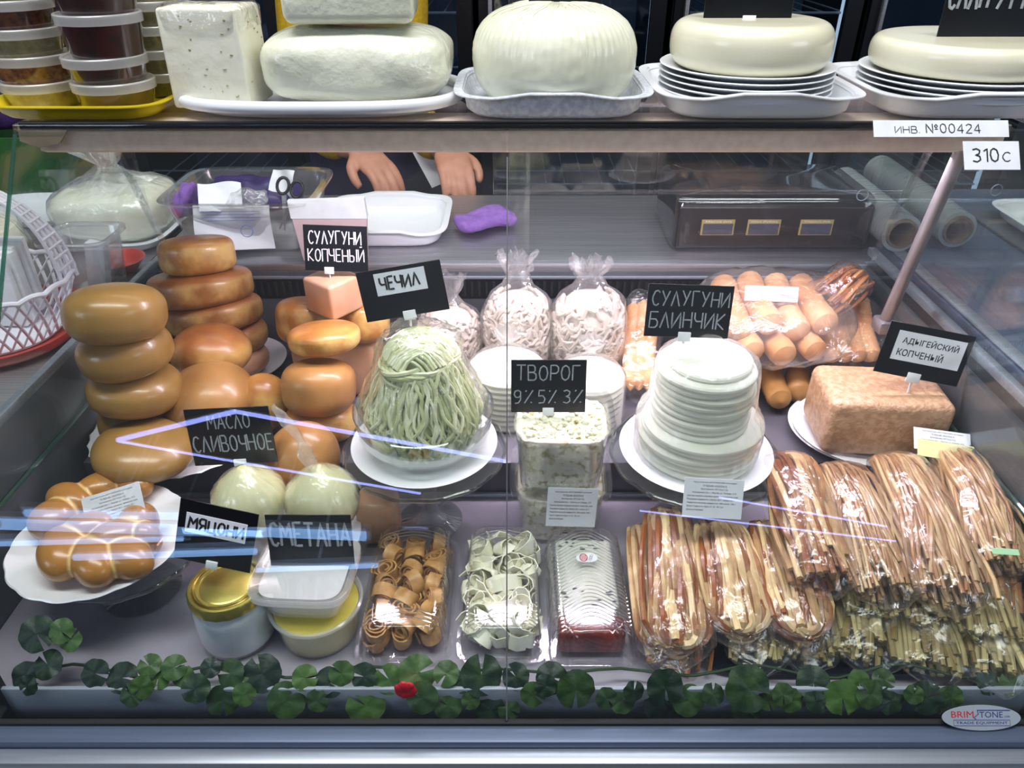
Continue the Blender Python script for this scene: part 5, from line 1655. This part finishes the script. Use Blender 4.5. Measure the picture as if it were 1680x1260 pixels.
sheet('grey card with a dark print at the right of the clear bin', (-.405, 1.30, ZP+.092), (.045, .06), (62, 0, -14))
pb_ = MB().ell((0, 0, 0), (.085, .05, .028), 3, 2.5, 40, 24, nz=.35, nf=35, seed=3)
tag(obj('purple_pouch', pb_, M['purple_d'], loc=(-.478, 1.325, ZP+.070)), 'crumpled dark purple pouch inside the clear bin', 'pouch')
tag(obj('purple_rag', MB().ell((0, 0, 0), (.018, .04, .026), 2.4, 2.4, 30, 18, nz=.4, nf=50, seed=5), M['purple'], loc=(-.567, 1.28, ZP+.076)), 'purple rag at the left rim of the clear bin', 'cloth')
bgc = MB().ell((0, 0, 0), (.034, .026, .022), 2, 2, 36, 20, nz=.5, nf=60, seed=9)
tag(obj('crumpled_bag', bgc, M['bag_tight'], loc=(-.452, 1.245, ZP+.082)), 'crumpled thin clear bag lying in the bin', 'bag')
sci = thing('scissors', 'scissors with black handles standing in the clear bin', 'scissors', (-.392, 1.275, ZP+.075))
for s in (-1, 1):
    obj('handle', MB().tube([(s*.012+.010*math.cos(a*PI/8), 0, .024+.014*math.sin(a*PI/8)) for a in range(16)], .0028, 8, closed=True), M['black'], sci)
    obj('blade', MB().loft([[(s*.005, -.001, .012), (s*.005+.008*s, .001, .012), (s*.003, .001, .010)], [(-s*.006, -.001, -.05), (-s*.003, .001, -.05), (-s*.005, .001, -.052)]]), M['steel'], sci)
sci.rotation_euler = (R(-15), R(16), 0)
tray('serving_tray', 'white tray with a wavy rim lying on the worktop right of the clear bin', (-.232, 1.345, ZP), .235, .225, .028, 'tray_white', bump=.010, e=6)
wp = thing('wax_paper_bag', 'open pinkish wax paper bag standing behind the topmost handwritten tag', 'bag', (-.305, 1.195, ZP))
obj('sheet', MB().loft([[(-.050, -.004, 0), (.058, -.004, 0), (.058, .010, 0), (-.050, .010, 0)], [(-.066, .020, .069), (.060, .020, .069), (.060, .032, .069), (-.066, .032, .069)]]), pm('pinkish_wax_paper', 'c9aeb0', 'bfa2a6', rough=.6, scale=20), wp, smooth=False)
obj('top_fold', MB().loft([[(-.067, .018, .066), (.061, .018, .066), (.061, .034, .066), (-.067, .034, .066)], [(-.071, .026, .094), (.058, .026, .098), (.058, .036, .098), (-.071, .036, .094)]]), M['paper'], wp, smooth=False)
cl_ = MB()
def fold(p):
    return Vector((p.x, p.y+.012*math.sin(p.x*55), p.z*(1+.25*math.sin(p.x*60+p.y*50)+.3*noise.noise(p*60))))
cl_.ell((0, 0, 0), (.058, .034, .014), 4, 2.6, 60, 24, fn=fold)
o = obj('folded_cloth', cl_, M['purple'], loc=(-.050, 1.335, ZP+.021))
o.rotation_euler = (0, 0, R(12))
tag(o, 'folded lilac cleaning cloth on the steel worktop', 'cloth')
# ---- the counter scale
sl = thing('counter_scale', 'dark electronic counter scale under a clear cover with three display windows', 'scale', (.452, 1.335, ZP))
obj('scale_body', MB().box((0, 0, .042), (.335, .20, .078), .006, 3), M['scale_b'], sl)
obj('clear_cover', MB().loft([sup(.172, .105, 12, 80, .003), sup(.172, .105, 12, 80, .086), sup(.168, .101, 12, 80, .092), sup(.166, .099, 12, 80, .0935)], False, True), M['clear'], sl)
obj('platter', MB().lathe([(.0001, .0815), (.062, .0815), (.064, .0835), (.06, .0845), (.0001, .0845)], 60), M['scale_b'], sl)
obj('cover_edge', MB().tube([(-.171, -.1065, .0925), (.171, -.1065, .0925)], .0028, 8), M['glass'], sl)
for k, (px, tx) in enumerate(((1185, 'Масса (кг)'), (1262, 'Цена (Руб/кг)'), (1350, 'Стоимость (Руб)'))):
    x = (px-840)/FPX*1.262-.452
    f = obj('display_frame', MB().box((x, -.1013, .043), (.057, .002, .028), .0006), M['gilt'], sl)
    obj('display_window', MB().box((x, -.1026, .0405), (.051, .002, .019)), M['lcd'], f)
    tm = MB()
    print_text(tm, tx, x-.022, .0515, .044, .0036, 0, .01)
    tm.v = [Vector((v.x, -.1026, v.y)) for v in tm.v]
    obj('caption', tm, M['paper'], f)
def film_roll(label, A, B, r):
    t = thing('film_roll', label, 'film roll', A.copy())
    d = B-A
    ax = d.normalized()
    q = Vector((0, 0, 1))
    w = ax.cross(q).normalized()
    q = w.cross(ax)
    ring = lambda s, rr: [ax*s+(w*math.cos(a*PI/20)+q*math.sin(a*PI/20))*rr for a in range(40)]
    L = d.length
    obj('film', MB().loft([ring(0, r*.80), ring(0, r), ring(L, r), ring(L, r*.80)], False, False), M['roll_film'], t)
    obj('core', MB().loft([ring(-.004, r*.66), ring(-.004, r*.78), ring(L+.004, r*.78), ring(L+.004, r*.66), ring(-.004, r*.66)], False, False), M['core'], t)
film_roll('thick roll of clear film lying beside the scale', Vector((.650, 1.19, 1.0395)), Vector((.652, 1.46, 1.0395)), .032)
film_roll('second roll of clear film lying on the right counter behind the pole', Vector((.754, 1.21, 1.0385)), Vector((.761, 1.55, 1.0385)), .031)
tray('serving_tray', 'white tray on the right counter behind its glass guard', (1.02, 1.28, 1.0075), .26, .22, .025, 'tray_white')
tag(obj('round_cheese', MB().lathe([(.0001, 0), (.085, 0), (.092, .012), (.09, .026), (.08, .034), (.0001, .034)], 60), M['wheel'], loc=(1.02, 1.28, 1.012)), 'flat white cheese wheel on the right counter tray', 'cheese')
# ---------------------------------------------------------------- left counter: basket and what stands round it
ZL = .9708
rt_ = tag(obj('red_tray', MB().loft([sup(.150, .112, 2.6, 80, 0), sup(.165, .125, 2.6, 80, .010), sup(.168, .128, 2.6, 80, .022), sup(.162, .122, 2.6, 80, .022), sup(.150, .112, 2.6, 80, .004)]), M['redtray'], loc=(-.794, .965, ZL)), 'red plastic tray under the white lattice basket', 'tray')
bk_ = thing('lattice_basket', 'white plastic lattice basket with a tall perforated handle on the red tray', 'basket', (-.782, .965, ZL+.0052))
def bpt(a, q):
    k = lerp(.80, 1.02, q)
    s = lambda c: math.copysign(abs(c)**.85, c)
    return Vector((.150*k*s(math.cos(a)), .108*k*s(math.sin(a)), .004+.075*q))
lt = MB()
m = 40
for k in range(m):
    for sg_ in (-1, 1):
        lt.tube([bpt(2*PI*(k+sg_*2.2*q)/m, q) for q in [i/7 for i in range(8)]], .0026, 5, flat=.6)
obj('lattice', lt, M['basket'], bk_)
obj('basket_floor', MB().loft([[bpt(2*PI*i/60, 0)*.99+Vector((0, 0, -.003)) for i in range(60)], [bpt(2*PI*i/60, 0)*1.0 for i in range(60)]]), M['basket'], bk_)
obj('rim', MB().tube([bpt(2*PI*i/160, 1)+Vector((0, 0, .004*abs(math.sin(i*PI/8)))) for i in range(160)], .0038, 8, closed=True), M['basket'], bk_)
hd = MB()
NB = 34
for off in (-.009, -.003, .003, .009):
    pts = []
    for i in range(NB+1):
        a = PI*i/NB
        sp2 = off*(1+1.2*abs(math.cos(a))**6)
        pts.append(Vector((.150*math.cos(a), sp2+.02, .072+.150*math.sin(a)**.8)))
    hd.ribbon(pts, Vector((0, .0026, 0)), .003)
for i in range(1, NB):
    a = PI*i/NB
    c = Vector((.150*math.cos(a), .02, .072+.150*math.sin(a)**.8))
    wv = .009*(1+1.2*abs(math.cos(a))**6)
    hd.tube([c+Vector((0, -wv, 0)), c+Vector((0, wv, 0))], .0024, 5)
obj('handle', hd, M['basket'], bk_)
np_ = thing('napkin_stack', 'stack of white paper napkins standing in the lattice basket', 'napkins', (-.764, 1.005, ZL+.0105))
for k in range(5):
    mb = MB().box((0, 0, .056+.002*k), (.120, .011, .108), .002, 2)
    mb.v = [crumple(p, .005, 22) for p in mb.v]
    mb.shift((.004*(k % 2), -.032+.013*k, 0))
    obj('napkin_fold', mb, M['napkin'], np_)
bo = thing('dropper_bottle', 'small white bottle with a blue cap and orange printed label in the basket', 'bottle', (-.823, .925, ZL+.0105))
obj('bottle', MB().lathe([(.0001, 0), (.017, 0), (.018, .003), (.018, .040), (.015, .048), (.007, .053), (.007, .058), (.0001, .058)], 40), M['white'], bo)
obj('cap', MB().lathe([(.0001, .0575), (.009, .0575), (.009, .072), (.0075, .074), (.0001, .074)], 30), M['blue'], bo)
obj('bottle_label', MB().lathe([(.0183, .008), (.0183, .030)], 40), M['paper'], bo)
obj('orange_band', MB().lathe([(.0185, .010), (.0185, .016)], 40), M['orange_print'], bo)
db = thing('deli_box', 'clear deli box with folded papers behind the lattice basket', 'box', (-.676, 1.118, ZL))
square_tub(db, .038, .050, .098, 'bin')
obj('folded_paper', MB().box((.012, .0, .045), (.030, .02, .075), .002, 2, Matrix.Rotation(R(12), 3, 'Y')), M['paper'], db)
tag(obj('red_bowl', MB().lathe([(.0001, 0), (.028, 0), (.046, .022), (.044, .022), (.027, .003), (.0001, .003)], 50), M['redtray'], loc=(-.625-.055*0, 1.20, ZL)), 'red plastic bowl behind the deli box', 'bowl').location = (-.676, 1.195, ZL)
tray('serving_tray', 'white tray under the big bagged cheese on the left counter', (-.745, 1.385, ZL), .23, .27, .022, 'tray_white')
cbg = thing('bagged_cheese', 'big white cheese block in a knotted clear bag on the left counter tray', 'cheese', (-.738, 1.365, ZL+.006))
obj('cheese', MB().ell((0, 0, .048), (.098, .088, .047), 4, 3.5, 64, 32, nz=.05, nf=14), M['wrapped'], cbg)
obj('bag_film', crump(MB().ell((0, 0, .050), (.103, .092, .049), 4, 3.2, 64, 32, nz=.05, nf=14), .004, 50), M['bag'], cbg)
kn = MB().lathe([(.06, .096), (.030, .112), (.014, .126), (.018, .138), (.036, .152), (.050, .168), (.046, .178)], 80, fn=lambda a, r, z: (r*(1+.28*math.sin(a*4+z*70)+.12*math.sin(a*9)), z+.006*math.sin(a*3)))
obj('bag_knot', crump(kn, .007, 45), M['bag_tight'], cbg)
lw_ = thing('bagged_cheese', 'white cheese in a loose bag at the far left edge behind the basket', 'cheese', (-.955, 1.25, ZL))
obj('cheese', MB().lathe([(.0001, 0), (.075, 0), (.085, .02), (.08, .055), (.0001, .062)], 50), M['wheel'], lw_)
obj('bag_film', crump(MB().lathe([(.088, .001), (.09, .03), (.085, .065), (.05, .085), (.03, .11), (.05, .135)], 70, fn=lambda a, r, z: (r*(1+.10*math.sin(a*5+z*50)), z)), .006, 40), M['bag_tight'], lw_)
tag(obj('oval_dish', MB().loft([sup(.11, .07, 3, 60, 0), sup(.13, .088, 3, 60, .018), sup(.125, .083, 3, 60, .018), sup(.10, .065, 3, 60, .004)]), M['tray_white'], loc=(-.95, 1.47, ZL)), 'white oval dish at the back of the left counter', 'dish')
# ---------------------------------------------------------------- the shop behind
def fridge(x, label, shelves):
    t = thing('display_fridge', label, 'fridge', (x, 2.75, 0), 0, 'dark glass door fridges along the back wall')
    W = .618
    obj('cabinet', MB().box((0, .50, 1.0), (W, .04, 2.0)).box((-W/2+.012, .25, 1.0), (.024, .52, 2.0)).box((W/2-.012, .25, 1.0), (.024, .52, 2.0)).box((0, .25, 1.98), (W, .52, .04)).box((0, .25, .12), (W, .52, .24)), M['fridge'], t)
    obj('fridge_lamp', MB().box((W/2-.04, .03, 1.1), (.012, .02, 1.6)), M['fridge_lamp'], t)
    obj('interior', MB().box((0, .475, 1.1), (W-.05, .006, 1.7)), M['fridge_in'], t)
    for z in shelves:
        sm = MB()
        for k in range(9):
            sm.tube([(-W/2+.03+k*(W-.06)/8, .03, z), (-W/2+.03+k*(W-.06)/8, .46, z)], .003, 5)
        sm.tube([(-W/2+.03, .03, z), (W/2-.03, .03, z)], .004, 5).tube([(-W/2+.03, .03, z+.05), (W/2-.03, .03, z+.05)], .003, 5)
        obj('wire_shelf', sm, M['wire'], t)
    dr = obj('door', MB().box((-W/2+.028, -.02, 1.1), (.05, .03, 1.75)).box((W/2-.028, -.02, 1.1), (.05, .03, 1.75)).box((0, -.02, 1.95), (W, .03, .06)).box((0, -.02, .25), (W, .03, .06)), M['fridge'], t)
    obj('glass', MB().box((0, -.02, 1.1), (W-.1, .008, 1.66)), M['fridge_glass'], dr)
    obj('handle', MB().box((-W/2+.04, -.045, 1.15), (.014, .02, .5), .004), M['steel'], dr)
for k, (x, w) in enumerate(((-1.70, 'far left dark glass door fridge behind the left counter'), (-1.064, 'dark glass door fridge behind the stacked tubs'), (-.438, 'dark glass door fridge behind the person in yellow'), (.198, 'dark glass door fridge behind the ribbed dome'), (.836, 'dark glass door fridge between the two cheese wheels'), (1.474, 'dark glass door fridge behind the flat wheel at the right'))):
    fridge(x, w, (.62, .98, 1.20+.06*(k % 2), 1.55))
cr_ = thing('plastic_crate', 'green plastic crate on the floor stand far left behind the counter', 'crate', (-1.42, 2.1, .02))
obj('crate', MB().loft([sup(.19, .14, 10, 48, .72), sup(.20, .15, 10, 48, .98), sup(.19, .14, 10, 48, .98), sup(.18, .13, 10, 48, .74)]), M['green'], cr_)
obj('stand', MB().box((0, 0, .35), (.36, .26, .70), .004), M['greywall'], cr_)
tag(obj('snack_pack', MB().ell((0, 0, 0), (.12, .05, .10), 4, 3, 32, 20, nz=.1, nf=20), M['violet'], loc=(-1.40, 2.1, 1.09)), 'violet pack lying in the green crate at the far left', 'pack')
# ---------------------------------------------------------------- person in a yellow sweater behind the worktop
pp = thing('person', 'person in a yellow sweater and dark purple apron, both hands over the worktop', 'person', (-.358, 1.86, 0))
def limb(mb, pts, rr, n=14):
    mb.tube(spline(pts, 4), [lerp(rr[int(i/4)], rr[min(len(rr)-1, int(i/4)+1)], (i % 4)/4) for i in range(4*(len(pts)-1)+1)], n)
sk = MB()
limb(sk, [(0, .02, 1.36), (0, .0, 1.46), (0, -.01, 1.54)], [.06, .052, .05])
sk.ell((0, -.015, 1.62), (.072, .090, .112), 2, 2, 32, 24)
sk.ell((0, -.108, 1.605), (.014, .020, .022), 2, 2, 12, 8)
for s in (-1, 1):
    sk.ell((s*.074, .0, 1.615), (.010, .020, .030), 2, 2, 12, 10)
    limb(sk, [(s*.085, .01, .92), (s*.09, .0, .50), (s*.09, .02, .10)], [.075, .055, .042])
    sk.ell((s*.09, -.05, .04), (.042, .12, .035), 2.4, 2.2, 20, 12)
limb(sk, [(0, .02, .88), (0, .01, 1.05), (0, .02, 1.25), (0, .03, 1.38)], [.12, .11, .125, .10], 20)
H1, H2 = Vector((.055, -.235, 1.035)), Vector((.23, -.225, 1.03))
arms = {-1: [Vector((-.105, .03, 1.36)), Vector((-.11, -.04, 1.12)), Vector((-.05, -.17, 1.075)), H1-Vector((.03, -.03, -.018))],
        1: [Vector((.105, .03, 1.36)), Vector((.11, -.03, 1.12)), Vector((.17, -.14, 1.065)), H2-Vector((.01, -.04, -.015))]}
for s, a in arms.items():
    limb(sk, [Vector((s*.07, .03, 1.37))]+a, [.05, .050, .040, .034, .026])
    hp = H1 if s < 0 else H2
    dirv = (hp-a[3]).normalized()
    side = dirv.cross(Vector((0, 0, 1))).normalized()
    upv = side.cross(dirv)
    # palm
    rot = Matrix((side, dirv, upv)).transposed()
    sk.ell(a[3]+dirv*.040, (.040, .050, .017), 2.6, 2.2, 20, 14, rot=rot)
    for k in range(4):
        b = a[3]+dirv*.082+side*(-.029+.0195*k)
        L_ = (.058, .070, .066, .050)[k]
        sk.tube(spline([b-dirv*.02, b, b+dirv*L_*.45-upv*.010, b+dirv*L_*.8-upv*.032], 3), [.0105, .0103, .0102, .010, .0098, .0095, .0092, .009, .0085, .007], 10)
    tb_ = a[3]+dirv*.02+side*(.036 if s < 0 else -.036)
    ts = 1 if s < 0 else -1
    sk.tube(spline([tb_-side*ts*.012, tb_+side*ts*.012+dirv*.02-upv*.008, tb_+side*ts*.018+dirv*.045-upv*.02, tb_+side*ts*.014+dirv*.062-upv*.03], 3), [.013, .0125, .012, .0118, .0115, .011, .0105, .010, .009, .0075], 10)
obj('body', remesh(sk, .0042, 5), M['skin'], pp)
sw = MB()
limb(sw, [(0, .02, .93), (0, .01, 1.06), (0, .02, 1.25), (0, .03, 1.385)], [.130, .115, .112, .085], 24)
sw.ell((0, .03, 1.37), (.13, .085, .055), 2, 2, 30, 16)
for s, a in arms.items():
    limb(sw, [Vector((s*.07, .03, 1.37)), a[0], a[1], a[2], lerp(a[2], a[3], .55)], [.06, .066, .056, .046, .040])
obj('sweater', remesh(sw, .008, 5), M['sweater'], pp)
tr_ = MB()
for s in (-1, 1):
    limb(tr_, [(s*.08, .01, .95), (s*.09, .0, .50), (s*.09, .02, .07)], [.10, .078, .068])
tr_.ell((0, .01, .92), (.15, .12, .08), 2, 2, 24, 14)
obj('trousers', remesh(tr_, .010, 4), M['trousers'], pp)
ap = []
for j in range(14):
    z = lerp(.55, 1.24, j/13)
    hw_ = 1.25 if z < 1.06 else lerp(1.25, .55, (z-1.06)/.18)
    ap.append([(1.0*.138*math.sin(hw_*(i/12-.5)*2), .02-.163*math.cos(hw_*(i/12-.5)*2), z) for i in range(13)]+[(.134*math.sin(hw_*(i/12-.5)*2), .02-.158*math.cos(hw_*(i/12-.5)*2), z) for i in range(12, -1, -1)])
obj('apron', MB().loft(ap), M['apron'], pp)
obj('apron_strap', MB().ribbon([(.10, -.135, 1.18), (.13, -.15, 1.08), (.19, -.16, .96)], Vector((.016, .004, .006)), .003), M['white'], pp)
hr = MB().ell((0, .012, 1.645), (.082, .092, .098), 2, 2, 32, 20, nz=.04, nf=20)
obj('hair', hr, M['hair'], pp)
for s in (-1, 1):
    obj('eye', MB().ell((s*.028, -.094, 1.632), (.010, .006, .006), n=14, m=8), M['ink'], pp)
    obj('shoe', MB().ell((s*.09, -.05, .040), (.050, .13, .036), 2.6, 2.4, 24, 14), M['black'], pp)
obj('mouth', MB().ell((0, -.098, 1.566), (.022, .006, .005), n=14, m=8), M['redtray'], pp)
bpy.context.view_layer.update()
